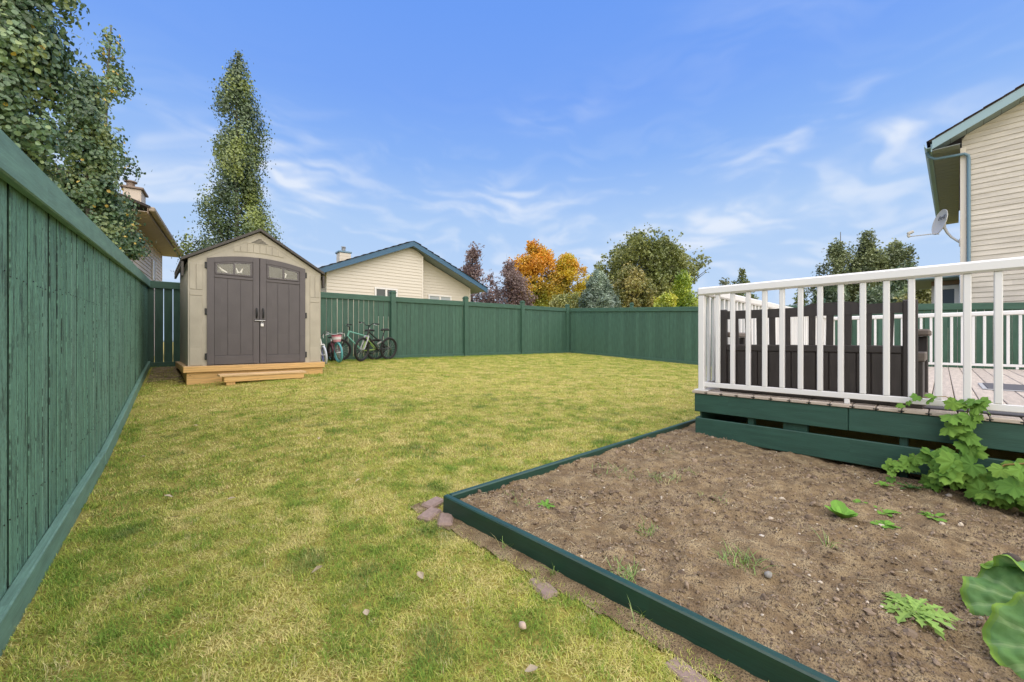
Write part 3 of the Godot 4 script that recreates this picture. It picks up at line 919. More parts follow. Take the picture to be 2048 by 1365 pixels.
func bicycle(at: Vector3, turn: float, lean: float, label: String, o: Dictionary) -> Node3D:
	var t := thing("bicycle", at, turn, label, "bicycle", "bicycles by the back fence")
	t.basis = Basis(Vector3.UP, turn) * Basis(Vector3(1, 0, 0), lean)
	var R: float = o.R
	var k: float = o.get("k", R / 0.33)
	var wb: float = o.wb
	var rear := Vector3(0, R, 0)
	var front := Vector3(wb, R, 0)
	var bb := Vector3(0.42 * k, R - 0.03 * k, 0)
	var ht := Vector3(wb - 0.25 * k, 0.86 * k, 0)
	var hb := Vector3(wb - 0.20 * k, 0.70 * k, 0)
	var st := Vector3(0.25 * k, 0.74 * k, 0)
	var seat := Vector3(0.21 * k, 0.88 * k, 0)
	var tr: float = o.get("tyre_r", 0.026)
	wheel(t, rear, Vector3(0, 0, 1), R, tr, o.tyre, o.rim)
	var sa: float = o.get("steer", 0.0)
	var rot := func(p: Vector3) -> Vector3: return hb + Basis(Vector3.UP, sa) * (p - hb)
	wheel(t, rot.call(front), Basis(Vector3.UP, sa) * Vector3(0, 0, 1), R, tr, o.tyre_f, o.rim)
	var mb := MB.new()
	var fr: float = 0.019 * k
	if o.get("sus", false):
		mb.tube([ht.lerp(hb, 0.3), Vector3(0.48 * k, 0.60 * k, 0), Vector3(0.30 * k, 0.58 * k, 0), st], [fr, fr, fr * 0.9, fr * 0.9], 8)
		mb.tube([hb, Vector3(0.50 * k, 0.40 * k, 0), bb], [fr * 1.25, fr * 1.15, fr], 8)
	else:
		mb.tube([ht.lerp(hb, 0.15), st.lerp(bb, 0.1)], [fr, fr * 0.9], 8)
		mb.tube([hb, bb], [fr * 1.1], 8)
	mb.tube([ht + (ht - hb) * 0.1, hb], [fr * 1.2], 8)
	part("front_frame", mb.mesh(), o.frame, t)
	mb = MB.new()
	if not o.get("sus", false): mb.tube([st, bb], [fr], 8)
	for z in [-0.05, 0.05]:
		mb.tube([bb + Vector3(0, 0, z * 0.6), rear + Vector3(0, 0, z)], [fr * 0.6], 6)
		mb.tube([(st.lerp(bb, 0.25) if not o.get("sus", false) else Vector3(0.32 * k, 0.52 * k, 0)) + Vector3(0, 0, z * 0.6), rear + Vector3(0, 0, z)], [fr * 0.55], 6)
	part("rear_frame", mb.mesh(), o.get("frame2", o.frame), t)
	if o.get("sus", false):
		mb = MB.new()
		for i in 7:
			mb.ring(Vector3(0.33 * k, 0.53 * k, 0).lerp(Vector3(0.45 * k, 0.47 * k, 0), i / 6.0), Vector3(0.9, -0.4, 0).normalized(), 0.024, 0.006, 14, 5)
		part("shock_spring", mb.mesh(), M.steel, t)
	mb = MB.new()
	mb.tube([ht + (ht - hb) * 0.35, hb + (hb - ht) * 0.1], [0.014 * k], 8)
	for z in [-0.055, 0.055]:
		mb.tube([rot.call(hb + Vector3(0.01, -0.02, z)), rot.call(front + Vector3(-0.01, 0.0, z))], [0.018 * k, 0.014 * k], 8)
	mb.tube([rot.call(hb + Vector3(0.01, -0.02, -0.055)), rot.call(hb + Vector3(0.01, -0.02, 0.055))], [0.02 * k], 8)
	part("fork", mb.mesh(), o.get("fork", o.frame), t)
	mb = MB.new()
	var hc := ht + Vector3(0.0, 0.10 * k, 0)
	var bw: float = o.get("bar", 0.31) * k
	var rise: float = o.get("rise", 0.05) * k
	var stem := hc + Vector3(0.05, 0.02, 0) * k
	mb.tube([rot.call(ht), rot.call(hc), rot.call(stem)], [0.015 * k], 8)
	mb.tube([rot.call(stem + Vector3(-0.05 * k, rise, -bw)), rot.call(stem + Vector3(0, rise, -bw * 0.45)), rot.call(stem + Vector3(0, 0, -bw * 0.2)), rot.call(stem + Vector3(0, 0, bw * 0.2)), rot.call(stem + Vector3(0, rise, bw * 0.45)), rot.call(stem + Vector3(-0.05 * k, rise, bw))], [0.011 * k], 8)
	part("handlebar", mb.mesh(), o.get("barm", M.black), t)
	for z in [-1.0, 1.0]:
		part("grip", tubem([rot.call(stem + Vector3(-0.05 * k, rise, z * bw)), rot.call(stem + Vector3(-0.03 * k, rise, z * bw * 0.66))], [0.017 * k, 0.016 * k], 8), M.rubber, t)
		part("brake_lever", tubem([rot.call(stem + Vector3(-0.01 * k, rise, z * bw * 0.6)), rot.call(stem + Vector3(0.035 * k, rise - 0.02 * k, z * bw * 0.66)), rot.call(stem + Vector3(0.01 * k, rise - 0.035 * k, z * bw * 0.92))], [0.006], 5), M.steel, t)
	part("seat_post", tubem([st.lerp(bb, 0.2), st, seat], [0.014 * k], 8), M.steel if not o.get("sus", false) else M.black, t)
	mb = MB.new()
	var ring_a := []
	for q in [[-0.13, 0.075, 0.0], [-0.05, 0.078, 0.008], [0.02, 0.04, 0.0], [0.10, 0.024, -0.004], [0.14, 0.014, -0.012]]:
		ring_a.append(q)
	for i in ring_a.size() - 1:
		var a: Array = ring_a[i]; var b: Array = ring_a[i + 1]
		for s in [-1.0, 1.0]:
			var p0 := seat + Vector3(a[0], a[2] + 0.03, 0) * k; var p1 := seat + Vector3(b[0], b[2] + 0.03, 0) * k
			var q0 := seat + Vector3(a[0], a[2], s * a[1]) * k; var q1 := seat + Vector3(b[0], b[2], s * b[1]) * k
			var r0 := seat + Vector3(a[0], a[2] - 0.03, s * a[1] * 0.5) * k; var r1 := seat + Vector3(b[0], b[2] - 0.03, s * b[1] * 0.5) * k
			mb.quad(p0, p1, q1, q0, Vector3(0, 0.9, s * 0.4).normalized())
			mb.quad(q0, q1, r1, r0, Vector3(0, -0.7, s * 0.7).normalized())
			mb.quad(p0, r0, r1, p1, Vector3(0, -1, 0))
	part("saddle", mb.mesh(), M.rubber, t)
	mb = MB.new()
	mb.ring(bb + Vector3(0, 0, 0.045), Vector3(0, 0, 1), 0.085 * k, 0.006, 24, 5)
	mb.ring(bb + Vector3(0, 0, 0.045), Vector3(0, 0, 1), 0.05 * k, 0.009, 18, 5)
	mb.tube([bb + Vector3(0, 0, -0.06), bb + Vector3(0, 0, 0.06)], [0.02 * k], 8)
	for z in [-1.0, 1.0]:
		var d: Vector3 = Vector3(0.12, -0.11, 0) * k * z
		mb.tube([bb + Vector3(0, 0, 0.06 * z), bb + d + Vector3(0, 0, 0.07 * z)], [0.011 * k], 6)
	part("crank", mb.mesh(), M.black, t)
	for z in [-1.0, 1.0]:
		var d: Vector3 = Vector3(0.12, -0.11, 0) * k * z
		pbox("pedal", bb + d + Vector3(-0.045, -0.012, 0.075 * z if z > 0 else -0.165), bb + d + Vector3(0.045, 0.012, 0.165 if z > 0 else -0.075), M.black, t, 0.004)
	mb = MB.new()
	for y in [-1.0, 1.0]:
		mb.tube([bb + Vector3(0, 0.07 * k * y, 0.045), rear + Vector3(0, 0.035 * k * y, 0.045)], [0.004], 4)
	part("chain", mb.mesh(), M.black, t)
	if o.get("basket", false):
		var bc: Vector3 = rot.call(stem + Vector3(0.13, -0.10, 0))
		var bx := Transform3D(Basis(Vector3.UP, sa), bc)
		var bk := sub("basket", t)
		var prof := PackedVector2Array([Vector2(0.0, -0.085), Vector2(0.075, -0.085), Vector2(0.088, -0.03), Vector2(0.098, 0.03), Vector2(0.104, 0.075), Vector2(0.098, 0.075), Vector2(0.07, -0.075)])
		mb = MB.new(); mb.lathe(prof, 22, bx.scaled_local(Vector3(0.85, 1, 1.12)))
		part("basket_body", mb.mesh(), mat(lin(0.68, 0.32, 0.38), 0.6), bk)
		mb = MB.new()
		var b2 := PackedVector2Array([Vector2(0.089, -0.03), Vector2(0.0915, -0.03), Vector2(0.1005, 0.03), Vector2(0.099, 0.03)])
		mb.lathe(b2, 22, bx.scaled_local(Vector3(0.85, 1, 1.12)))
		part("basket_band", mb.mesh(), mat(lin(0.74, 0.72, 0.72), 0.6), bk)
		mb = MB.new()
		var b3 := PackedVector2Array([Vector2(0.1025, 0.066), Vector2(0.109, 0.068), Vector2(0.109, 0.084), Vector2(0.098, 0.084)])
		mb.lathe(b3, 22, bx.scaled_local(Vector3(0.85, 1, 1.12)))
		part("basket_rim", mb.mesh(), mat(lin(0.42, 0.05, 0.09), 0.55), bk)
		for z in [-1.0, 1.0]:
			part("streamer", tubem([rot.call(stem + Vector3(-0.05 * k, rise, z * bw)), rot.call(stem + Vector3(-0.07 * k, rise - 0.04, z * (bw + 0.015))), rot.call(stem + Vector3(-0.05 * k, rise - 0.10, z * (bw + 0.01)))], [0.006, 0.008, 0.003], 5), M.white_trim, t)
	return t

func build_bikes() -> void:
	var teal := mat(lin(0.10, 0.36, 0.38), 0.5)
	var lime := mat(lin(0.36, 0.55, 0.10), 0.35)
	var mint := mat(lin(0.17, 0.42, 0.33), 0.35)
	var dark := mat(lin(0.02, 0.02, 0.022), 0.35)
	var plum := mat(lin(0.16, 0.035, 0.06), 0.35)
	var white_tyre := mat(lin(0.62, 0.66, 0.74), 0.6)
	var put := func(f: Vector2, r: Vector2) -> Array:
		var d := f - r
		return [Vector3(r.x, gh(r.x, r.y), r.y), atan2(-d.y, d.x), d.length()]
	var a: Array = put.call(Vector2(3.62, -10.58), Vector2(4.56, -10.98))
	bicycle(a[0], a[1], -0.10, "black full suspension mountain bicycle, rightmost against the green fence", {"R": 0.325, "wb": a[2], "tyre": M.rubber, "tyre_f": M.rubber, "rim": dark, "frame": dark, "frame2": dark, "fork": M.galv, "sus": true, "k": 0.98, "steer": 0.25, "tyre_r": 0.028, "rise": 0.06})
	a = put.call(Vector2(3.20, -10.86), Vector2(4.20, -11.0))
	bicycle(a[0], a[1], -0.06, "lime and mint bicycle between the black bicycle and the fence", {"R": 0.30, "wb": a[2], "tyre": M.rubber, "tyre_f": M.rubber, "rim": dark, "frame": mint, "frame2": lime, "fork": dark, "k": 0.95, "steer": -0.3, "bar": 0.30})
	var f := Vector2(2.985, -10.27); var r := Vector2(3.02, -10.96)
	a = put.call(f, r)
	bicycle(a[0], a[1], 0.08, "child's bicycle with a pink front basket and a turquoise front tyre", {"R": 0.255, "wb": 0.74, "tyre": M.rubber, "tyre_f": teal, "rim": teal, "frame": plum, "fork": plum, "k": 0.72, "steer": 0.12, "basket": true, "bar": 0.34, "rise": 0.03, "barm": M.galv})
	f = Vector2(2.66, -9.92); r = Vector2(2.52, -10.7)
	a = put.call(f, r)
	bicycle(a[0], a[1], 0.10, "child's bicycle with a white front tyre, half hidden behind the shed", {"R": 0.225, "wb": 0.70, "tyre": white_tyre, "tyre_f": white_tyre, "rim": mat(lin(0.10, 0.12, 0.45), 0.4), "frame": M.white_trim, "fork": M.white_trim, "k": 0.70, "steer": -0.2, "bar": 0.30, "rise": 0.12})
# ------------------------------------------------------------------ deck
func build_deck() -> void:
	rng.seed = 31
	var A := deg_to_rad(2.5)
	var at := Vector3(4.126, 0, -1.91)
	var d := thing("deck", at, A, "raised deck with grey boards, white railing and dark green fascia boards", "deck")
	var b := 0.005
	pbox("fascia_board", Vector3(0, 0.397, -0.03), Vector3(0.038, 0.582, 1.204), M.deckgreen, d, b, 1)
	pbox("fascia_board", Vector3(0, 0.397, 1.207), Vector3(0.038, 0.582, 4.2), M.deckgreen, d, b, 2)
	pbox("light_stop_board", Vector3(-0.002, 0.135, -0.022), Vector3(0.036, 0.333, 4.2), M.deckgreen, d, b, 3)
	pbox("fascia_board", Vector3(0.041, 0.397, -0.03), Vector3(7.4, 0.582, 0.008), M.deckgreen, d, b, 4)
	pbox("light_stop_board", Vector3(0.039, 0.2, -0.03), Vector3(7.4, 0.333, 0.008), M.deckgreen, d, b, 5)
	for q in [[0.45, 0.5], [0.74, 0.92], [1.5, 1.55], [2.4, 2.5], [3.4, 3.5]]:
		pbox("support_post", Vector3(0.06, 0.0, q[0]), Vector3(0.15, 0.578, q[1]), M.deckgreen, d, b, 1)
	pbox("light_stop_board", Vector3(0.041, 0.0, 0.009), Vector3(7.4, 0.45, 0.022), M.deckgreen, d, b, 2)  # added closure, stops light leaking in below the deck from the side
	pbox("light_stop_board", Vector3(7.405, 0.0, -0.02), Vector3(7.43, 0.58, 4.2), M.deckgreen, d, b, 2)  # unseen far board, added to keep the space under the deck dark
	pbox("light_stop_board", Vector3(0.0, -0.1, 4.201), Vector3(7.43, 0.58, 4.23), M.deckgreen, d, b, 2)  # unseen end board, added to shut light out from under the deck
	for i in 7:
		pbox("joist", Vector3(0.3 + i * 1.15, 0.43, 0.01), Vector3(0.34 + i * 1.15, 0.58, 4.2), M.deckgreen, d, b, 1)
	var s := -0.048
	var k := 0
	while s < 4.15:
		var w := 0.136
		var o := pbox("deck_board", Vector3(-0.014 + rng.randf_range(-0.003, 0.003), 0.586, s), Vector3(7.37, 0.614 + rng.randf_range(-0.001, 0.001), s + w), M.deckboard if k % 3 else M.deckboard_b, d, 0.004, k % 7)
		if k > 0 and s < 2.6:
			pbox("deck_clip", Vector3(-0.017, 0.594, s - 0.019), Vector3(0.0, 0.602, s + 0.013), M.black, d, 0.001)
		s += 0.1425
		k += 1
	# railings
	var rl := sub("front_railing", d)
	var railbar := func(name_: String, lo: Vector3, hi: Vector3, par: Node3D, bb := 0.012) -> void: pbox(name_, lo, hi, M.rail, par, bb)
	railbar.call("top_rail", Vector3(-0.012, 1.602, 0.0), Vector3(0.072, 1.683, 4.2), rl, 0.014)
	railbar.call("bottom_rail", Vector3(0.012, 0.657, 0.06), Vector3(0.048, 0.704, 4.2), rl, 0.004)
	railbar.call("post", Vector3(0.0, 0.626, 0.006), Vector3(0.06, 1.601, 0.066), rl, 0.006)
	railbar.call("post_plate", Vector3(-0.012, 0.615, -0.03), Vector3(0.085, 0.627, 0.10), rl, 0.003)
	railbar.call("foot_post", Vector3(0.014, 0.615, 1.178), Vector3(0.046, 0.656, 1.213), rl, 0.003)
	railbar.call("foot_post", Vector3(0.014, 0.615, 2.6), Vector3(0.046, 0.656, 2.635), rl, 0.003)
	s = 0.191
	while s < 4.1:
		railbar.call("baluster", Vector3(0.012, 0.7045, s - 0.0195), Vector3(0.048, 1.6015, s + 0.0195), rl, 0.005)
		s += 0.1378
	rl = sub("side_railing", d)
	railbar.call("top_rail", Vector3(0.073, 1.603, -0.006), Vector3(7.30, 1.682, 0.074), rl, 0.014)
	railbar.call("bottom_rail", Vector3(0.062, 0.657, 0.018), Vector3(7.28, 0.704, 0.054), rl, 0.004)
	var x := 0.20
	while x < 7.25:
		railbar.call("baluster", Vector3(x - 0.0195, 0.7045, 0.018), Vector3(x + 0.0195, 1.602, 0.054), rl, 0.005)
		x += 0.1378
	for px in [2.45, 4.85]:
		railbar.call("post", Vector3(px - 0.03, 0.615, 0.056), Vector3(px + 0.03, 1.602, 0.116), rl, 0.006)
	rl = sub("far_railing", d)
	railbar.call("top_rail", Vector3(7.301, 1.604, -0.006), Vector3(7.38, 1.683, 4.2), rl, 0.014)
	railbar.call("bottom_rail", Vector3(7.322, 0.657, 0.06), Vector3(7.358, 0.704, 4.2), rl, 0.004)
	railbar.call("post", Vector3(7.31, 0.615, 0.0), Vector3(7.37, 1.602, 0.059), rl, 0.006)
	for q in [1.47, 2.62, 3.9]:
		railbar.call("foot_post", Vector3(7.324, 0.615, q), Vector3(7.356, 0.656, q + 0.035), rl, 0.003)
	s = 0.191
	while s < 4.1:
		railbar.call("baluster", Vector3(7.322, 0.7045, s - 0.0195), Vector3(7.358, 1.6035, s + 0.0195), rl, 0.005)
		s += 0.1378
	# mats
	var to := Transform3D(Basis(Vector3.UP, A), at)
	var m1 := thing("door_mat", to * Vector3(0.36, 0.6155, 2.05), A, "dark grey mat on the deck boards close behind the front railing", "mat", "mats on the deck")
	pbox("mat_body", Vector3(-0.22, 0, -0.62), Vector3(0.22, 0.012, 0.95), M.mat_dark, m1, 0.004)
	var m2 := thing("door_mat", to * Vector3(2.75, 0.6155, 2.6), A, "dark mat lying in the middle of the deck", "mat", "mats on the deck")
	pbox("mat_body", Vector3(-0.42, 0, -0.55), Vector3(0.42, 0.014, 0.55), M.mat_dark, m2, 0.004)
	pbox("mat_edge", Vector3(-0.45, 0, -0.56), Vector3(-0.421, 0.010, 0.56), M.galv, m2, 0.002)
	pbox("mat_edge", Vector3(-0.42, 0, -0.585), Vector3(0.42, 0.010, -0.551), M.galv, m2, 0.002)
	# storage bench with its back to the railing
	var be := thing("storage_bench", to * Vector3(0, 0.6155, 0), A, "dark brown storage bench with slatted back, standing behind the front railing", "bench")
	var y := -0.6155
	var bm: Material = M.bench
	var xb := 0.125
	pbox("back_post", Vector3(xb, 0.0, 0.170), Vector3(xb + 0.05, 1.452 + y, 0.236), bm, be, 0.008)
	pbox("back_post", Vector3(xb, 0.0, 1.515), Vector3(xb + 0.05, 1.452 + y, 1.60), bm, be, 0.008)
	pbox("base", Vector3(xb + 0.004, 0.0, 0.237), Vector3(xb + 0.55, 0.075, 1.514), bm, be, 0.006)
	pbox("foot", Vector3(xb - 0.02, 0.0, 1.44), Vector3(xb + 0.003, 0.05, 1.63), bm, be, 0.006)
	k = 0
	s = 0.242
	while s < 1.50:
		pbox("back_plank", Vector3(xb + 0.012, 0.076, s), Vector3(xb + 0.03, 1.03 + y, minf(s + 0.086, 1.512)), bm, be, 0.004, k % 5)
		s += 0.091
		k += 1
	pbox("box_panel", Vector3(xb + 0.031, 0.076, 0.237), Vector3(xb + 0.045, 1.03 + y, 1.514), bm, be)
	pbox("box_front", Vector3(xb + 0.52, 0.076, 0.237), Vector3(xb + 0.55, 1.03 + y, 1.514), bm, be)
	pbox("box_rim", Vector3(xb + 0.004, 1.031 + y, 0.237), Vector3(xb + 0.05, 1.095 + y, 1.514), bm, be, 0.008)
	pbox("seat", Vector3(xb + 0.051, 1.045 + y, 0.237), Vector3(xb + 0.57, 1.088 + y, 1.514), M.bench, be, 0.008)
	# arched head rail
	var poly := PackedVector2Array()
	for i in 21:
		var t := lerpf(0.237, 1.514, i / 20.0)
		var hh := 1.434 + y
		if t > 0.86 and t < 1.30: hh += 0.030 * smoothstep(0.0, 1.0, sin((t - 0.86) / 0.44 * PI) * 1.6)
		poly.append(Vector2(-t, hh))
	poly.append(Vector2(-1.514, 1.352 + y)); poly.append(Vector2(-0.237, 1.352 + y))
	var mb := MB.new()
	mb.prism(poly, 0.008, 0.04, Transform3D(Basis(Vector3.UP, PI / 2), Vector3(xb, 0, 0)))
	part("head_rail", mb.mesh(), bm, be)
	k = 0
	for q in [0.32, 0.43, 0.53, 0.635, 0.755, 0.94, 1.065, 1.185, 1.31, 1.44]:
		var xf := Transform3D(Basis(Vector3(1, 0, 0), 0.055 * (q - 0.87)) , Vector3(xb + 0.022, 1.223 + y, q))
		part("back_slat", boxm(Vector3(0.02, 0.262, 0.05), 0.004, k % 5), bm, be, xf)
		k += 1
	for q in [[0.172, 0.236], [1.575, 1.645]]:
		pbox("arm_rest", Vector3(xb + 0.051, 1.170 + y, q[0] - 0.01), Vector3(xb + 0.62, 1.222 + y, q[1] + 0.02), M.bench_arm, be, 0.012)
		pbox("front_post", Vector3(xb + 0.55, 0.0, q[0] + 0.005), Vector3(xb + 0.615, 1.169 + y, q[1]), bm, be, 0.008)
		pbox("side_rail", Vector3(xb + 0.051, 0.97 + y, q[0] + 0.01), Vector3(xb + 0.549, 1.04 + y, q[1] - 0.006), M.bench_arm, be, 0.006)
		pbox("side_panel", Vector3(xb + 0.051, 0.08, q[0] + 0.015), Vector3(xb + 0.549, 0.966 + y, q[1] - 0.02), bm, be, 0.004)
		pbox("side_foot", Vector3(xb + 0.051, 0.0, q[0] + 0.008), Vector3(xb + 0.549, 0.076, q[1] - 0.002), M.bench_arm, be, 0.006)

# ------------------------------------------------------------------ houses
func clap(mb: MB, x0: float, x1: float, y: float, h: float, z: float, tx0: float, tx1: float) -> void:
	# one plank: bottom edge proud, top edge tucked in; x0..x1 at the bottom, tx0..tx1 at the top
	var p := 0.020
	var nn := Vector3(0, p, h).normalized()
	mb.quad(Vector3(x0, y, z + p), Vector3(x1, y, z + p), Vector3(tx1, y + h, z + 0.002), Vector3(tx0, y + h, z + 0.002), nn, Vector2(y * 3.0, x0), Vector2(y * 3.0, x1), Vector2(y * 3.0 + h, x1), Vector2(y * 3.0 + h, x0))
	mb.quad(Vector3(x0, y, z - 0.002), Vector3(x1, y, z - 0.002), Vector3(x1, y, z + p), Vector3(x0, y, z + p), Vector3(0, -1, 0))

func window(parent: Node3D, cx: float, y0: float, w: float, h: float, z: float, glass: Material, split := true) -> void:
	var wn := sub("window", parent)
	var f := 0.07
	var mb := MB.new()
	mb.box(Vector3(cx, y0 + f / 2, z + 0.025), Vector3(w, f, 0.05), 0.006)
	mb.box(Vector3(cx, y0 + h - f / 2, z + 0.025), Vector3(w, f, 0.05), 0.006)
	mb.box(Vector3(cx - w / 2 + f / 2, y0 + h / 2, z + 0.025), Vector3(f, h - 2 * f - 0.002, 0.05), 0.006)
	mb.box(Vector3(cx + w / 2 - f / 2, y0 + h / 2, z + 0.025), Vector3(f, h - 2 * f - 0.002, 0.05), 0.006)
	if split: mb.box(Vector3(cx, y0 + h / 2, z + 0.025), Vector3(0.08, h - 2 * f - 0.002, 0.046), 0.006)
	part("frame", mb.mesh(), M.white_trim, wn)
	if split:
		for s in [-1.0, 1.0]:
			pbox("pane", Vector3(minf(cx + s * 0.042, cx + s * (w / 2 - f - 0.002)), y0 + f + 0.002, z + 0.004), Vector3(maxf(cx + s * 0.042, cx + s * (w / 2 - f - 0.002)), y0 + h - f - 0.002, z + 0.016), glass, wn, 0.001)
	else:
		pbox("pane", Vector3(cx - w / 2 + f + 0.002, y0 + f + 0.002, z + 0.004), Vector3(cx + w / 2 - f - 0.002, y0 + h - f - 0.002, z + 0.016), glass, wn, 0.001)

func roof_slab(parent: Node3D, a: Vector2, b: Vector2, z0: float, z1: float, th: float, m: Material, fascia: Material, fh: float) -> void:
	# a = eave, b = ridge in (x, y); runs along z
	part("roof", pr(PackedVector2Array([a, b, b + Vector2(0, th), a + Vector2(0, th)]), z0, z1), m, parent)

func build_houses() -> void:
	rng.seed = 41
	# ---- house behind the back fence, gable towards the yard
	var h := thing("gable_house", Vector3(7.4, 0.6, -15.5), 0.0, "cream sided house with blue roof edge behind the back fence", "house", "")
	var sl := 0.43
	var pk := 4.50      # wall apex below the roof
	var mb := MB.new()
	var y := 0.4
	while y < pk - 0.05:
		var hw := minf(3.30, (pk - y) / sl)
		var hw2 := minf(3.30, (pk - y - 0.127) / sl)
		clap(mb, -hw, minf(hw, 0.55), y, 0.127, 0.0, -hw2, minf(hw2, 0.55))
		if hw > 0.7: clap(mb, 0.55, hw, y, 0.127, -0.42, 0.55, maxf(hw2, 0.55))
		y += 0.127
	var sd := part("siding", mb.mesh(), M.siding_far, h)
	sd.set_meta("kind", "stuff")
	part("wall", pr(PackedVector2Array([Vector2(-3.28, -0.6), Vector2(0.54, -0.6), Vector2(0.54, pk - 0.55 * sl - 0.05), Vector2(0, pk - 0.05), Vector2(-3.28, pk - 3.28 * sl - 0.02)]), -9.0, -0.004), M.siding_far, h)
	part("wall", pr(PackedVector2Array([Vector2(0.541, -0.6), Vector2(3.28, -0.6), Vector2(3.28, pk - 3.28 * sl - 0.02), Vector2(0.541, pk - 0.55 * sl - 0.05)]), -9.0, -0.424), M.siding_far, h)
	pbox("corner_trim", Vector3(0.535, -0.5, -0.40), Vector3(0.60, pk - 0.6 * sl - 0.06, 0.022), M.trim, h)
	pbox("corner_trim", Vector3(3.24, -0.5, -0.42), Vector3(3.32, pk - 3.3 * sl - 0.03, -0.395), M.trim, h)
	for s in [-1.0, 1.0]:
		var ex := 3.80
		part("roof", pr(PackedVector2Array([Vector2(0, pk + 0.03), Vector2(s * ex, pk + 0.03 - ex * sl), Vector2(s * ex, pk + 0.17 - ex * sl), Vector2(0, pk + 0.17)]), -9.5, 0.30), M.soffit_blue, h)
		part("barge_board", pr(PackedVector2Array([Vector2(0, pk - 0.03), Vector2(s * ex, pk - 0.03 - ex * sl), Vector2(s * (ex + 0.01), pk + 0.175 - ex * sl), Vector2(0, pk + 0.175)]), 0.302, 0.34), M.blue_far, h)
		for i in 13:
			var t0 := i / 13.0; var t1 := (i + 1.25) / 13.0
			var q0 := ex * (1.0 - t0) + 0.04; var q1 := maxf(ex * (1.0 - t1) + 0.04, 0.0)
			part("shingle_course", pr(PackedVector2Array([Vector2(s * q0, pk + 0.205 - q0 * sl), Vector2(s * q1, pk + 0.178 - q1 * sl), Vector2(s * q1, pk + 0.182 - q1 * sl), Vector2(s * q0, pk + 0.225 - q0 * sl)]), -9.5, 0.37 + rng.randf_range(-0.01, 0.012)), M.shingle, h)
	window(h, -1.05, 1.45, 0.95, 1.22, 0.012, M.dark_glass)
	window(h, 1.65, 1.3, 1.2, 1.32, -0.41, M.pale_glass)
	var ch := pbox("chimney", Vector3(-2.62, 2.6, -1.15), Vector3(-2.20, 4.02, -0.72), M.siding_far, h, 0.01)
	for i in 8:
		pbox("chimney_plank", Vector3(-0.215, 0.70 - i * 0.127 - 0.127, 0.2155), Vector3(0.215, 0.70 - i * 0.127 - 0.006, 0.226), M.siding_far, ch, 0.004)
	pbox("chimney_cap", Vector3(-0.25, 0.712, -0.25), Vector3(0.25, 0.78, 0.25), M.blue_trim, ch, 0.01)
	mb = MB.new()
	mb.tube([Vector3(0, 0.78, 0), Vector3(0, 0.93, 0)], [0.05], 10)
	for q in [0.86, 0.92, 0.97]:
		mb.lathe(PackedVector2Array([Vector2(0.0, q + 0.03), Vector2(0.09, q + 0.018), Vector2(0.09, q), Vector2(0.0, q)]), 14)
	part("flue", mb.mesh(), M.galv, ch)
	# ---- brown roofed house further back
	h = thing("brown_roof_house", Vector3(16.6, 0.4, -22.0), deg_to_rad(-20), "small brown roof seen behind the purple leaved trees", "house")
	for s in [-1.0, 1.0]:
		part("roof", pr(PackedVector2Array([Vector2(0, 3.2), Vector2(s * 3.2, 1.9), Vector2(s * 3.2, 1.78), Vector2(0, 3.08)]), -6, 0), M.shingle_red, h)
	part("wall", pr(PackedVector2Array([Vector2(-2.9, -0.4), Vector2(2.9, -0.4), Vector2(2.9, 1.85), Vector2(0, 3.05), Vector2(-2.9, 1.85)]), -5.7, -0.3), M.fascia_brown, h)
	# ---- house beyond the left fence: eave wall running away
	var turn := atan(-0.092)
	h = thing("eave_house", Vector3(-0.53, 0.5, -18.7), turn, "tan sided house with brown eave beyond the left fence, partly behind leaves", "house")
	mb = MB.new()
	y = 0.3
	var wall_x := Transform3D(Basis(Vector3.UP, PI / 2), Vector3.ZERO)
	while y < 3.68:
		var m2 := MB.new()
		clap(m2, -5.6, 0.0, y, 0.115, 0.0, -5.6, 0.0)
		for i in m2.v.size():
			mb.v.append(wall_x * m2.v[i]); mb.n.append(wall_x.basis * m2.n[i]); mb.uv.append(m2.uv[i])
		y += 0.115
	sd = part("siding", mb.mesh(), M.siding_left, h)
	sd.set_meta("kind", "stuff")
	pbox("wall", Vector3(-8.0, -0.5, 0.01), Vector3(-0.004, 3.74, 5.6), M.siding_left, h, 0.0)
	pbox("corner_trim", Vector3(-0.02, -0.5, -0.03), Vector3(0.025, 3.72, 0.05), M.trim, h)
	pbox("soffit", Vector3(-0.003, 3.70, -0.35), Vector3(0.46, 3.715, 5.9), M.soffit_tan, h, 0.0)
	for i in 24:
		pbox("soffit_rib", Vector3(0.02, 3.692, -0.3 + i * 0.255), Vector3(0.45, 3.6995, -0.06 + i * 0.255), M.soffit_tan, h, 0.004)
	pbox("fascia", Vector3(0.461, 3.66, -0.36), Vector3(0.485, 3.83, 5.92), M.fascia_brown, h, 0.004)
	mb = MB.new()
	mb.box(Vector3(0.545, 3.78, 2.78), Vector3(0.115, 0.11, 6.3), 0.02)
	part("gutter", mb.mesh(), M.soffit_tan, h)
	part("roof", pr(PackedVector2Array([Vector2(0.52, 3.845), Vector2(-4.0, 5.55), Vector2(-8.6, 3.845), Vector2(-8.6, 3.79), Vector2(-4.0, 5.48), Vector2(0.52, 3.79)]), -0.4, 5.95), M.shingle, h)
	part("gable_wall", pr(PackedVector2Array([Vector2(-7.9, 3.70), Vector2(-0.01, 3.70), Vector2(-4.0, 5.3)]), 0.02, 5.5), M.siding_left, h)
	ch = pbox("chimney", Vector3(-0.32, 3.9, 3.2), Vector3(0.05, 4.78, 3.85), M.siding_left, h, 0.01)
	pbox("chimney_cap", Vector3(-0.24, 0.441, -0.38), Vector3(0.24, 0.50, 0.38), M.fascia_brown, ch, 0.01)
	mb = MB.new()
	mb.tube([Vector3(-0.08, 0.5, 0), Vector3(-0.08, 0.70, 0)], [0.09], 12)
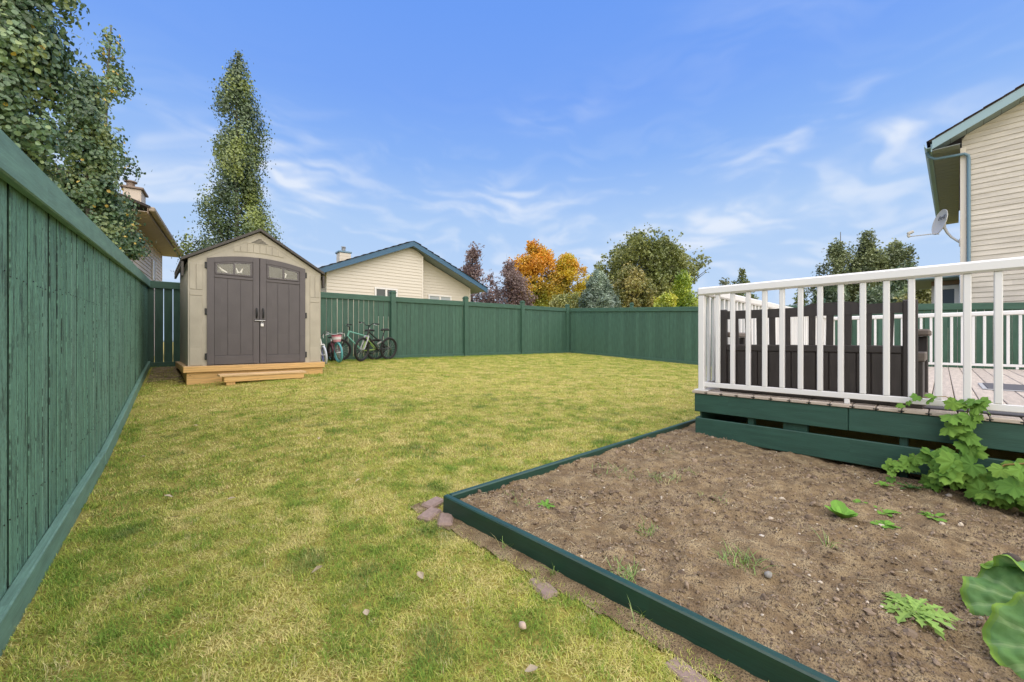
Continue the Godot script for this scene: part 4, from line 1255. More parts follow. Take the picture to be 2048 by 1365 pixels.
	mb.lathe(PackedVector2Array([Vector2(0, 0.76), Vector2(0.14, 0.72), Vector2(0.14, 0.69), Vector2(0, 0.69)]), 14, Transform3D(Basis(), Vector3(-0.08, 0, 0)))
	part("flue", mb.mesh(), M.fascia_brown, ch)
	var wn := sub("window", h)
	pbox("frame", Vector3(0.017, 2.55, 1.45), Vector3(0.05, 3.2, 1.52), M.white_trim, wn)
	pbox("frame", Vector3(0.017, 2.55, 1.9), Vector3(0.05, 3.2, 1.97), M.white_trim, wn)
	pbox("pane", Vector3(0.017, 2.57, 1.521), Vector3(0.03, 3.18, 1.899), M.pale_glass, wn, 0.001)
	# ---- house on the right
	build_right_house()

func build_right_house() -> void:
	var A := deg_to_rad(1.6)
	var h := thing("gable_house", Vector3(15.0, 0, -0.33), A, "two storey cream house with pale blue trim, cut by the right edge of the photo", "house", "")
	# local: -x faces the yard, z runs towards the camera; planks lie on the plane x = 0
	var to := Transform3D(Basis(Vector3.UP, -PI / 2), Vector3.ZERO)   # plank x -> local z, plank z -> local -x
	var sl := 0.49
	var e0 := 5.97      # soffit height at the corner
	var e1 := 6.235     # where the gable siding meets the rake soffit above the corner
	var y := 0.55
	var k := 0
	while y < 8.2:
		var z0 := 0.0
		if y > e1: z0 = (y - e1) / sl
		var z1 := z0
		if y + 0.127 > e1: z1 = maxf((y + 0.127 - e1) / sl, 0.0)
		var mb := MB.new()
		clap(mb, z0, 5.0, y, 0.127, 0.0, z1, 5.0)
		for q in mb.uv.size(): mb.uv[q] += Vector2(k * 0.31, k * 0.17)
		part("siding_plank", mb.mesh(), M.siding, h, to)
		y += 0.127
		k += 1
	pbox("wall", Vector3(0.02, 0.0, 0.02), Vector3(9.0, e0 + 0.05, 5.0), M.siding, h, 0.0)
	var gw := MB.new()
	gw.prism(PackedVector2Array([Vector2(0, e0 + 0.05), Vector2(5.0, e0 + 0.05), Vector2(5.0, e1 + 5.0 * sl - 0.02), Vector2(0, e1 - 0.02)]), -0.1, -0.02, to)
	part("gable_wall", gw.mesh(), M.siding, h)
	pbox("corner_trim", Vector3(-0.022, 0.3, -0.03), Vector3(0.06, e0 - 0.002, 0.068), M.trim, h, 0.004)
	# eave along the far side: soffit, gutter
	pbox("eave_soffit", Vector3(-0.40, 5.95, -0.50), Vector3(9.3, 5.966, -0.032), M.soffit, h, 0.0)
	for i in 30:
		pbox("soffit_rib", Vector3(-0.38 + i * 0.31, 5.942, -0.49), Vector3(-0.085 + i * 0.31, 5.9495, -0.04), M.soffit, h, 0.003)
	pbox("eave_fascia", Vector3(-0.40, 5.93, -0.525), Vector3(9.3, 6.13, -0.501), M.blue_light, h, 0.003)
	var g := MB.new()
	var gp := PackedVector2Array([Vector2(0, 0), Vector2(0.07, 0), Vector2(0.115, 0.06), Vector2(0.12, 0.13), Vector2(0.11, 0.13), Vector2(0.10, 0.065), Vector2(0.065, 0.012), Vector2(0, 0.012)])
	g.prism(gp, -9.3, 0.415, Transform3D(Basis(Vector3(0, 0, -1), Vector3.UP, Vector3(-1, 0, 0)), Vector3(0, 6.03, -0.527)))
	part("gutter", g.mesh(), M.blue_light, h)
	# rake: fascia board and soffit panels
	var rk := MB.new()
	rk.prism(PackedVector2Array([Vector2(-0.50, 5.985), Vector2(5.0, 5.985 + 5.5 * sl), Vector2(5.0, 6.20 + 5.5 * sl), Vector2(-0.50, 6.20)]), 0.40, 0.425, to)
	part("rake_fascia", rk.mesh(), M.blue_light, h)
	for i in 20:
		var a := -0.46 + i * 0.27
		var sp := MB.new()
		var ya := 6.0 + (a + 0.5) * sl; var yb := ya + 0.262 * sl
		sp.prism(PackedVector2Array([Vector2(a, ya), Vector2(a + 0.262, yb), Vector2(a + 0.262, yb + 0.012), Vector2(a, ya + 0.012)]), 0.004, 0.399, to)
		part("rake_soffit_panel", sp.mesh(), M.soffit_blue, h)
	var rf := MB.new()
	rf.prism(PackedVector2Array([Vector2(-0.55, 6.175), Vector2(5.0, 6.175 + 5.55 * sl), Vector2(5.0, 6.205 + 5.55 * sl), Vector2(-0.55, 6.205)]), -9.3, 0.43, to)
	part("roof", rf.mesh(), M.shingle, h)
	rng.seed = 42
	for i in 34:
		var a := -0.60 + i * 0.155
		var sc := MB.new()
		var ya := 6.215 + (a + 0.55) * sl
		sc.prism(PackedVector2Array([Vector2(a, ya), Vector2(a + 0.30, ya + 0.30 * sl - 0.006), Vector2(a + 0.30, ya + 0.30 * sl), Vector2(a, ya + 0.017)]), -9.3, 0.445 + rng.randf_range(-0.012, 0.02), to)
		part("shingle_course", sc.mesh(), M.shingle_red, h)
	# downpipe
	var dp := tubem([Vector3(-0.15, 6.02, -0.60), Vector3(-0.12, 5.90, -0.56), Vector3(-0.09, 5.82, -0.45), Vector3(-0.085, 5.79, -0.1), Vector3(-0.085, 5.78, 0.04), Vector3(-0.075, 5.72, 0.10), Vector3(-0.065, 5.62, 0.11), Vector3(-0.06, 0.3, 0.11)], [0.042], 4)
	part("downpipe", dp, M.blue_trim, h)
	# lower wing with a bay window
	pbox("wing_wall", Vector3(1.25, 0.0, -0.56), Vector3(3.2, 2.80, -0.035), M.siding, h, 0.004)
	var fr := sub("wing_window", h)
	var wx := 1.245
	pbox("frame", Vector3(wx - 0.05, 2.56, -0.52), Vector3(wx, 2.66, -0.03), M.white_trim, fr)
	pbox("frame", Vector3(wx - 0.05, 1.5, -0.52), Vector3(wx, 2.559, -0.43), M.white_trim, fr)
	pbox("frame", Vector3(wx - 0.05, 1.5, -0.13), Vector3(wx, 2.559, -0.03), M.white_trim, fr)
	pbox("pane", Vector3(wx - 0.012, 1.5, -0.429), Vector3(wx - 0.001, 2.559, -0.131), M.dark_glass, fr, 0.001)
	pbox("head_board", Vector3(wx - 0.03, 2.68, -0.56), Vector3(wx, 2.795, -0.03), mat(lin(0.30, 0.20, 0.13), 0.7), h)
	pbox("wing_soffit", Vector3(0.75, 2.80, -0.97), Vector3(3.4, 2.83, -0.035), M.soffit_blue, h)
	pbox("wing_gutter", Vector3(0.65, 2.82, -1.02), Vector3(0.76, 2.93, -0.035), M.blue_light, h, 0.02)
	var wr := MB.new()
	wr.quad(Vector3(0.70, 2.94, -1.02), Vector3(0.70, 2.94, -0.035), Vector3(2.6, 3.35, -0.035), Vector3(2.6, 3.35, -0.35), Vector3(-0.3, 0.95, 0).normalized())
	wr.quad(Vector3(0.70, 2.94, -1.02), Vector3(2.6, 3.35, -0.35), Vector3(3.4, 3.35, -0.35), Vector3(3.4, 2.94, -1.02), Vector3(0, 0.9, -0.4).normalized())
	wr.quad(Vector3(2.6, 3.35, -0.35), Vector3(2.6, 3.35, -0.035), Vector3(3.4, 3.35, -0.035), Vector3(3.4, 3.35, -0.35), Vector3.UP)
	part("wing_roof", wr.mesh(), M.shingle, h)
	# satellite dish on its bracket
	var at := Vector3(14.99, 4.18, -0.67)
	var ds := thing("satellite_dish", at, 0.0, "pale grey satellite dish bracketed to the corner of the right house", "satellite dish")
	var face := Vector3(-0.52, 0.22, -0.80).normalized()     # where the dish looks
	var b := Basis.looking_at(-face, Vector3.UP)            # local +z towards face
	var dishx := Transform3D(b * Basis(Vector3(1, 0, 0), PI / 2) * Basis.from_scale(Vector3(0.80, 1, 1.06)), Vector3.ZERO)
	var dm := MB.new()
	var prof := PackedVector2Array()
	for i in 9: prof.append(Vector2(0.30 * i / 8.0, 0.055 * pow(i / 8.0, 2)))
	prof.append(Vector2(0.308, 0.052)); prof.append(Vector2(0.306, 0.040))
	for i in 8: prof.append(Vector2(0.296 * (7 - i) / 8.0, 0.055 * pow((7 - i) / 8.0, 2) - 0.012))
	dm.lathe(prof, 36, dishx)
	part("reflector", dm.mesh(), M.dish, ds)
	var tm := TextMesh.new()
	tm.text = "Bell"
	var f := SystemFont.new()
	f.font_names = PackedStringArray(["Droid Sans"])
	tm.font = f
	tm.font_size = 64
	tm.pixel_size = 0.0022
	tm.depth = 0.006
	part("lettering", tm, mat(lin(0.03, 0.03, 0.035), 0.6), ds, Transform3D(b, face * 0.032 + Vector3(0, 0.10, 0) + b.x * 0.05))
	part("feed_arm", tubem([b * Vector3(0, -0.30, -0.01), b * Vector3(0, -0.31, 0.10), Vector3(-0.13, -0.27, -0.56)], [0.014, 0.014, 0.012], 8), M.galv, ds)
	var fx := Transform3D(Basis.looking_at(Vector3(0.13, 0.22, 0.55), Vector3.UP), Vector3(-0.13, -0.225, -0.57))
	var fm := MB.new()
	fm.box(Vector3(0, 0.05, -0.03), Vector3(0.09, 0.075, 0.13), 0.015, fx)
	fm.box(Vector3(0, -0.015, 0.03), Vector3(0.06, 0.09, 0.06), 0.015, fx)
	part("feed_head", fm.mesh(), M.dish, ds)
	part("mast", tubem([-face * 0.05 + Vector3(0, -0.12, 0), -face * 0.09 + Vector3(0.0, -0.26, 0.02), Vector3(0.05, -0.40, 0.16), Vector3(0.06, -0.56, 0.30)], [0.03, 0.026, 0.024, 0.024], 10), M.galv, ds)
	pbox("mast_plate", Vector3(0.0, -0.66, 0.29), Vector3(0.11, -0.48, 0.308), M.galv, ds)
	pbox("back_bracket", Vector3(0.02, -0.16, -0.04), Vector3(0.09, -0.02, 0.07), M.galv, ds, 0.01)
# ------------------------------------------------------------------ ground
func sheet(xs: Array, zs: Array, hf: Callable, keep = null) -> ArrayMesh:
	var mb := MB.new()
	var nx := xs.size(); var nz := zs.size()
	var P := PackedVector3Array(); var N := PackedVector3Array()
	P.resize(nx * nz); N.resize(nx * nz)
	for j in nz:
		for i in nx:
			P[j * nx + i] = Vector3(xs[i], hf.call(xs[i], zs[j]), zs[j])
	for j in nz:
		for i in nx:
			var a := P[j * nx + maxi(i - 1, 0)]; var b := P[j * nx + mini(i + 1, nx - 1)]
			var c := P[maxi(j - 1, 0) * nx + i]; var d := P[mini(j + 1, nz - 1) * nx + i]
			N[j * nx + i] = (d - c).cross(b - a).normalized()
	for j in nz - 1:
		for i in nx - 1:
			if keep != null and not (keep as Callable).call((xs[i] + xs[i + 1]) * 0.5, (zs[j] + zs[j + 1]) * 0.5): continue
			var a := j * nx + i
			mb.quad4(P[a], P[a + 1], P[a + nx + 1], P[a + nx], N[a], N[a + 1], N[a + nx + 1], N[a + nx], Vector2(P[a].x, P[a].z), Vector2(P[a + 1].x, P[a + 1].z), Vector2(P[a + nx + 1].x, P[a + nx + 1].z), Vector2(P[a + nx].x, P[a + nx].z))
	return mb.mesh()

func steps(a: float, b: float, d: float) -> Array:
	var r := []
	var n := int(round((b - a) / d))
	for i in n + 1: r.append(lerpf(a, b, float(i) / n))
	return r

func in_bed(x: float, z: float, m := 0.0) -> bool:
	return x > arm_b_x(z) - m and z > arm_a_z(x) - m and x < 5.0

func bare(x: float, z: float) -> float:      # 0 grass .. 1 bare earth
	var k := 0.0
	var db := arm_b_x(z) - x
	if z > -2.2 and db < 0.075 + 0.05 * fn.get_noise_2d(x * 300.0, z * 300.0): k = 0.9
	if x < 0.02 and z < -8.2: k = maxf(k, 0.55 * smoothstep(-8.2, -9.6, z) + 0.35 * fn.get_noise_2d(x * 150.0, z * 150.0))
	var q := Vector2(x - 0.45, z + 8.1)
	if q.length() < 0.35: k = maxf(k, 0.6)
	return k

func build_ground() -> void:
	var xs := [-220.0, -90.0, -40.0, -18.0, -8.0, -4.0, -2.0, -1.2]
	xs.append_array(steps(-0.7, 14.0, 0.245))
	xs.append_array([15.0, 17.0, 21.0, 28.0, 40.0, 70.0, 120.0, 260.0])
	var zs := [-260.0, -120.0, -60.0, -35.0, -22.0, -16.0, -13.0]
	zs.append_array(steps(-11.8, 3.2, 0.25))
	zs.append_array([4.0, 6.0, 10.0, 20.0, 45.0, 100.0, 220.0])
	var hf := func(x: float, z: float) -> float: return gh(x, z) + (0.008 * fn.get_noise_2d(x * 40.0, z * 40.0) if absf(z) < 12.0 else 0.0)
	var g := part("ground", sheet(xs, zs, hf), M.lawn, self)
	tag(g, "dry yellow green lawn ground rising gently to the back fence", "ground", "", "structure")
	# bed
	var bx := steps(1.16, 3.2, 0.017)
	bx.append_array(steps(3.235, 5.0, 0.035))
	var bz := steps(-2.2, -1.2, 0.025)
	bz.append_array(steps(-1.18, 0.8, 0.02))
	bz.append_array([0.9, 1.2, 1.8, 2.6])
	var n1 := noise(61, 3.2, 4)
	var n2 := noise(62, 22.0, 3)
	soil_a = n1
	soil_b = n2
	var sf := func(x: float, z: float) -> float: return soil_h(x, z)
	var kp := func(x: float, z: float) -> bool: return x > arm_b_x(z) + 0.012 and z > arm_a_z(x) + 0.012
	var s := part("soil_bed", sheet(bx, bz, sf, kp), M.soil, self)
	tag(s, "bare brown garden bed soil between the edging boards and the deck", "soil", "", "structure")
	var df := func(x: float, z: float) -> float: return gh(x, z) + 0.012 + 0.006 * n2.get_noise_2d(x, z)
	var dk := func(x: float, z: float) -> bool: return x < arm_b_x(z) + 0.01 and x > arm_b_x(z) - 0.10 and z > -2.25
	s = part("dirt_strip", sheet(steps(0.95, 1.75, 0.02), steps(-2.25, 1.2, 0.03), df, dk), M.soil, self)
	tag(s, "narrow strip of bare earth along the outside of the edging board", "soil", "", "structure")
	s = part("dirt_patch", sheet(steps(-0.44, 0.06, 0.05), steps(-10.9, -8.6, 0.06), df, func(x: float, z: float) -> bool: return z < -9.0 + 0.5 * fn.get_noise_2d(x * 120.0, z * 120.0)), M.soil, self)
	tag(s, "shaded bare earth between the left fence and the shed", "soil", "", "structure")
	# clods and crumbs
	rng.seed = 63
	var lump := MB.new()
	var ico := SphereMesh.new(); ico.radius = 1.0; ico.height = 1.5; ico.radial_segments = 7; ico.rings = 4
	var arr := ico.get_mesh_arrays()
	var vv: PackedVector3Array = arr[Mesh.ARRAY_VERTEX]; var ii: PackedInt32Array = arr[Mesh.ARRAY_INDEX]
	lump.tint = true
	var jit := func(p: Vector3) -> Vector3: return p * (1.0 + 0.55 * fn.get_noise_3d(p.x * 90.0, p.y * 90.0, p.z * 90.0))
	for i in range(0, ii.size(), 3):
		var a: Vector3 = jit.call(vv[ii[i]]); var b: Vector3 = jit.call(vv[ii[i + 1]]); var c: Vector3 = jit.call(vv[ii[i + 2]])
		if (b - a).cross(c - a).length() > 0.0001: lump.flat(a, b, c, a + b + c)
	var mm := MultiMesh.new()
	mm.transform_format = MultiMesh.TRANSFORM_3D
	mm.use_colors = true
	mm.mesh = lump.mesh()
	var xf: Array[Transform3D] = []; var cs: Array[Color] = []
	var n3 := noise(64, 1.6, 3)
	while xf.size() < 28000:
		var x := rng.randf_range(1.15, 4.15); var z := rng.randf_range(-2.1, 0.7)
		if not in_bed(x, z, -0.03): continue
		if rng.randf() > 0.35 + 1.1 * n3.get_noise_2d(x, z) + 0.25: continue
		var r := 0.0018 + 0.0062 * pow(rng.randf(), 3.0)
		if rng.randf() < 0.03: r *= rng.randf_range(1.6, 3.2)
		xf.append(Transform3D(Basis(Vector3(rng.randfn(), rng.randfn(), rng.randfn()).normalized(), rng.randf() * TAU) * Basis.from_scale(Vector3(1, 0.7, 1) * r), Vector3(x, sf.call(x, z) + r * 0.3, z)))
		var c := Color(0.085, 0.058, 0.036).lerp(Color(0.33, 0.25, 0.175), pow(rng.randf(), 0.8))
		if rng.randf() < 0.035: c = Color(0.55, 0.48, 0.38)
		cs.append(c)
	mm.instance_count = xf.size()
	for i in xf.size():
		mm.set_instance_transform(i, xf[i]); mm.set_instance_color(i, cs[i])
	var mi := MultiMeshInstance3D.new()
	mi.name = "soil_crumbs"; mi.multimesh = mm; mi.material_override = M.clod
	add_child(mi, true)
	tag(mi, "loose crumbs and clods of soil strewn over the bed", "soil", "", "stuff")
	# straw bits
	var sm := MB.new()
	sm.tint = true
	sm.box(Vector3.ZERO, Vector3(1, 0.05, 0.07), 0.0)
	mm = MultiMesh.new(); mm.transform_format = MultiMesh.TRANSFORM_3D; mm.use_colors = true; mm.mesh = sm.mesh()
	mm.instance_count = 420
	for i in 420:
		var x := rng.randf_range(1.25, 4.1); var z := rng.randf_range(-2.0, 0.6)
		if i % 3 == 0: x = rng.randf_range(1.3, 2.0); z = rng.randf_range(-2.0, -1.2)
		if not in_bed(x, z, -0.05): x += 0.8
		var l := rng.randf_range(0.012, 0.05)
		mm.set_instance_transform(i, Transform3D(Basis(Vector3.UP, rng.randf() * TAU) * Basis(Vector3(0, 0, 1), rng.randf_range(-0.25, 0.25)) * Basis.from_scale(Vector3(l, 0.03, 0.03)), Vector3(x, sf.call(x, z) + 0.004, z)))
		mm.set_instance_color(i, Color(0.55, 0.46, 0.29) * rng.randf_range(0.7, 1.1))
	mi = MultiMeshInstance3D.new()
	mi.name = "straw_bits"; mi.multimesh = mm; mi.material_override = M.clod
	add_child(mi, true)
	tag(mi, "dry straw bits scattered on the soil bed", "straw", "", "stuff")

func build_edging() -> void:
	var e := thing("garden_edging", Vector3(1.19, 0, -2.06), 0.0, "dark green board edging the soil bed, from the brick corner towards the camera", "edging board", "green edging of the soil bed")
	var L := 3.3
	var ang := atan2(0.155, 1.0)
	var slope := atan(-0.054)
	var y0 := gh(1.19, -2.06)
	var mb := MB.new()
	mb.box(Vector3(0.019, 0, L / 2), Vector3(0.038, 0.15, L), 0.006)
	part("board", mb.mesh(), M.edging, e, Transform3D(Basis(Vector3.UP, ang) * Basis(Vector3(1, 0, 0), -slope), Vector3(0, y0 + 0.035, 0)))
	var f := thing("garden_edging", Vector3(1.231, 0, -2.062), 0.0, "dark green board edging the far side of the soil bed, ending at the deck", "edging board", "green edging of the soil bed")
	mb = MB.new()
	mb.box(Vector3(1.74, 0, 0.019), Vector3(3.48, 0.15, 0.038), 0.006)
	part("board", mb.mesh(), M.edging, f, Transform3D(Basis(Vector3.UP, atan(0.035)), Vector3(0, y0 + 0.034, 0)))
	# paving bricks at the corner
	var spots := [[1.115, -2.08, 0.5, "flat pinkish brick at the tip of the edging corner"], [1.20, -2.19, 0.35, "pinkish brick behind the edging corner, half under grass"], [1.155, -1.965, 0.95, "brown brick in front of the edging corner, beside the bare earth strip"], [1.20, -1.22, 1.35, "brick half buried midway along the edging board"], [1.27, -0.62, 1.4, "brick half buried at the near end of the edging board"]]
	var k := 0
	for q in spots:
		var b := thing("paving_brick", Vector3(q[0], gh(q[0], q[1]) + (0.0 if k < 3 else -0.012), q[1]), q[2], q[3], "brick", "bricks along the edging board")
		b.rotation.x = 0.054
		var m := MB.new()
		m.box(Vector3.ZERO, Vector3(0.145, 0.05, 0.085), 0.010)
		part("brick_body", m.mesh(), M.brick, b)
		k += 1

func blade(mb: MB, p: Vector3, dir: Vector3, len: float, wid: float, bend: float, seg := 3) -> void:
	var side := dir.cross(Vector3.UP)
	if side.length() < 0.1: side = Vector3.RIGHT
	side = side.normalized()
	var flatd := Vector3(dir.x, 0, dir.z)
	var last := p
	var d := dir.normalized()
	var lw := wid
	for i in seg:
		var f := float(i + 1) / seg
		var q := last + d * (len / seg)
		var w := wid * (1.0 - f * f)
		var nn := side.cross(d).normalized()
		if nn.y < 0: nn = -nn
		if i == seg - 1:
			mb.tri(last - side * lw * 0.5, last + side * lw * 0.5, q, nn, nn, nn)
		else:
			mb.quad(last - side * lw * 0.5, last + side * lw * 0.5, q + side * w * 0.5, q - side * w * 0.5, nn)
		d = (d + (flatd * 0.8 + Vector3(0, -0.9, 0)) * bend / seg).normalized()
		last = q; lw = w

func tuft_mesh(n: int, rad: float, len: float, wid: float, seg: int, sd: int) -> ArrayMesh:
	var r := RandomNumberGenerator.new()
	r.seed = sd
	var mb := MB.new()
	mb.tint = true
	for i in n:
		var a := r.randf() * TAU
		var p := Vector3(cos(a), 0, sin(a)) * rad * sqrt(r.randf())
		var b := r.randf() * TAU
		var lean := r.randf_range(0.4, 2.6)
		var dir := Vector3(cos(b) * lean, 1.0, sin(b) * lean).normalized()
		var g := r.randf_range(0.5, 1.35)
		mb.col = Color(g, g, g)
		if r.randf() < 0.34: mb.col = Color(1.5, 1.22, 1.6) * g
		blade(mb, p, dir, len * r.randf_range(0.5, 1.25), wid * r.randf_range(0.7, 1.2), r.randf_range(0.3, 1.5), seg)
	return mb.mesh()

func build_grass() -> void:
	rng.seed = 81
	var pn := noise(82, 1.7, 3)
	var fnn := noise(83, 5.5, 2)
	var green := Color(0.225, 0.36, 0.055)
	var mid := Color(0.51, 0.545, 0.098)
	var straw := Color(0.79, 0.705, 0.285)
	var clumps := []
	for i in 46: clumps.append([Vector2(rng.randf_range(-0.3, 4.5), rng.randf_range(-6.0, -0.6)), rng.randf_range(0.06, 0.15)])
	var tiers := [[0.0, 3.3, 1750.0, 20, 0.045, 0.028, 0.0025, 3, 4], [3.3, 6.2, 720.0, 18, 0.06, 0.030, 0.004, 2, 3], [6.2, 18.0, 260.0, 16, 0.085, 0.036, 0.007, 1, 3]]
	var ti := 0
	for t in tiers:
		var sets := []
		for v in t[8]: sets.append([tuft_mesh(t[3], t[4], t[5], t[6], t[7], 90 + ti * 10 + v), [], []])
		var area := 13.4 * 12.2
		var n := int(t[2] * area)
		for i in n:
			var x := rng.randf_range(-0.475, 13.0); var z := rng.randf_range(-11.25, 0.95)
			var dist := Vector2(x, z).length()
			if dist < t[0] or dist >= t[1]: continue
			if in_bed(x, z, 0.012): continue
			if x > 4.08 and z > -1.95: continue
			var q := Vector2(x - 0.06, z + 8.39).rotated(deg_to_rad(3.0))
			if q.x > -0.01 and q.x < 2.15 and q.y < -0.08 and q.y > -2.3: continue
			if x > 12.86 + 0.06 * (z + 11.5) or z < -11.02 - 0.041 * x: continue
			if ti == 0 and x > 1.6 and z > -0.5: continue
			var br := bare(x, z)
			if rng.randf() < br: continue
			var a := pn.get_noise_2d(x, z); var b := fnn.get_noise_2d(x, z)
			# longer greener grass where nobody mows: along fences, the step, the edging
			var edge := 0.0
			if z < -10.7 - 0.041 * x: edge = 1.0
			if x < -0.33: edge = maxf(edge, 0.5)
			if q.y > -0.1 and q.y < 0.12 and q.x > 1.2 and q.x < 2.5: edge = 1.0
			if absf(arm_a_z(x) - z) < 0.06 and x > 1.3: edge = 0.8
			var s := 0.53 + 0.68 * a + 0.72 * b + rng.randfn() * 0.33
			s += 0.14 * smoothstep(4.0, 7.5, dist) * (1.0 - smoothstep(9.0, 12.0, dist))
			s -= 0.55 * edge
			var c := green.lerp(mid, clampf(s * 2.0, 0, 1)).lerp(straw, clampf(s * 1.6 - 0.72, 0, 1))
			var dk := 0.0
			for cl in clumps:
				var dd: float = (Vector2(x, z) - cl[0]).length()
				if dd < cl[1]: dk = maxf(dk, 1.0 - dd / cl[1])
			if dk > 0.0: c = c.lerp(Color(0.085, 0.20, 0.045), clampf(dk * 1.6 * (0.75 + 1.2 * b + 0.5 * rng.randfn()), 0, 0.7))
			c *= rng.randf_range(0.85, 1.15)
			c.a = 1
			var sc := rng.randf_range(0.7, 1.2) * (1.0 + 0.55 * edge) * (1.18 - 0.35 * clampf(s, 0, 1)) * (1.0 + 0.45 * dk)
			var tf := Transform3D(Basis(Vector3.UP, rng.randf() * TAU) * Basis.from_scale(Vector3(1.0, sc, 1.0)), Vector3(x, gh(x, z) + 0.004, z))
			var st: Array = sets[rng.randi() % sets.size()]
			st[1].append(tf); st[2].append(c)
		if ti == 0:
			for i in 260:
				var x := rng.randf_range(-0.4, 2.2); var z := rng.randf_range(-3.2, -0.5)
				if in_bed(x, z, 0.05): continue
				var tone: Color = [Color(0.85, 0.76, 0.42), Color(0.30, 0.45, 0.09)][i % 2]
				sets[i % sets.size()][1].append(Transform3D(Basis(Vector3.UP, rng.randf() * TAU) * Basis.from_scale(Vector3(0.55, rng.randf_range(1.5, 2.3), 0.55)), Vector3(x, gh(x, z) + 0.004, z)))
				sets[i % sets.size()][2].append(tone * rng.randf_range(0.8, 1.1))
		for st in sets:
			var mm := MultiMesh.new()
			mm.transform_format = MultiMesh.TRANSFORM_3D
			mm.use_colors = true
			mm.mesh = st[0]
			mm.instance_count = st[1].size()
			for i in st[1].size():
				mm.set_instance_transform(i, st[1][i]); mm.set_instance_color(i, st[2][i])
			var mi := MultiMeshInstance3D.new()
			mi.name = numbered("lawn_grass", self)
			mi.multimesh = mm
			mi.material_override = M.grass
			add_child(mi, true)
			tag(mi, "short patchy grass of the lawn, straw yellow and green", "grass", "lawn grass", "stuff")
		ti += 1

# ------------------------------------------------------------------ small plants
func shaped_leaf(outline: Array, cup: float, droop: float, col: Color, vein := 0.0) -> ArrayMesh:
	# outline: half shape [[along, half width] ...] from base to tip; mirrored; slightly cupped
	var mb := MB.new()
	mb.tint = true
	var n := outline.size()
	var pos := func(i: int, s: float) -> Vector3:
		var a: float = outline[i][0]; var w: float = outline[i][1] * s
		return Vector3(w, a, cup * w * w * 4.0 - droop * a * a)
	for i in n - 1:
		for s in [-1.0, 1.0]:
			for h in 2:
				var w0: float = s * h * 0.5; var w1: float = s * (h + 1) * 0.5
				var p0: Vector3 = pos.call(i, w0); var p1: Vector3 = pos.call(i, w1); var p2: Vector3 = pos.call(i + 1, w1); var p3: Vector3 = pos.call(i + 1, w0)
				if h == 0: p0.z -= vein; p3.z -= vein
				var nn := (p1 - p0).cross(p3 - p0)
				if nn.length() < 1e-9: nn = (p2 - p1).cross(p3 - p1)
				nn = nn.normalized()
				if nn.z < 0: nn = -nn
				mb.col = col * (1.0 if h else 1.08)
				mb.quad(p0, p1, p2, p3, nn)
	return mb.mesh()

func rosette(called: String, at: Vector3, label: String, cat: String, group: String, n: int, len: float, wid: float, lift: float, col: Color, sd: int, jag := false) -> void:
	rng.seed = sd
	var t := thing(called, at, rng.randf() * TAU, label, cat, group)
	var out := [[0.0, 0.03], [0.2, 0.14], [0.4, 0.34], [0.6, 0.5], [0.8, 0.44], [0.93, 0.25], [1.0, 0.02]]
	if jag: out = [[0.0, 0.06], [0.15, 0.1], [0.22, 0.4], [0.3, 0.12], [0.42, 0.5], [0.5, 0.15], [0.62, 0.48], [0.7, 0.14], [0.82, 0.36], [0.88, 0.1], [1.0, 0.01]]
	var vars := []
	for i in 3:
		var o2 := []
		for q in out: o2.append([q[0] * len, q[1] * wid * rng.randf_range(0.85, 1.15)])
		vars.append(shaped_leaf(o2, rng.randf_range(1.0, 3.5), rng.randf_range(1.5, 3.5), col * rng.randf_range(0.85, 1.15), 0.002))
	for i in n:
		var an := TAU * i / n + rng.randf_range(-0.3, 0.3)
		var li := lift * rng.randf_range(0.6, 1.3)
		var dir := Vector3(cos(an), li, sin(an)).normalized()
		var side := Vector3(-sin(an), 0, cos(an))
		var nn := side.cross(dir).normalized()
		if nn.y < 0: nn = -nn; 
		side = dir.cross(nn).normalized()
		part("leaf", vars[rng.randi() % 3], M.herb, t, Transform3D(Basis(side, dir, nn).rotated(dir, rng.randf_range(-0.35, 0.35)) * rng.randf_range(0.7, 1.15), Vector3(0, 0.004, 0)))

func grass_clump(at: Vector3, label: String, n: int, rad: float, len: float, sd: int, col := Color(0.20, 0.33, 0.06)) -> void:
	var r := RandomNumberGenerator.new()
	r.seed = sd
	var t := thing("grass_clump", at, 0.0, label, "grass tuft", "grass tufts in the soil bed")
	var mb := MB.new()
	mb.tint = true
	for i in n:
		var a := r.randf() * TAU
		var b := r.randf() * TAU
		var p := Vector3(cos(a), 0, sin(a)) * rad * sqrt(r.randf())
		var lean := r.randf_range(0.3, 1.8)
		mb.col = col * r.randf_range(0.75, 1.25)
		if r.randf() < 0.15: mb.col = Color(0.5, 0.45, 0.2)
		blade(mb, p - Vector3(0, 0.004, 0), Vector3(cos(b) * lean, 1, sin(b) * lean).normalized(), len * r.randf_range(0.5, 1.2), 0.0035, r.randf_range(0.4, 1.4), 3)
	part("blades", mb.mesh(), M.leaf, t)

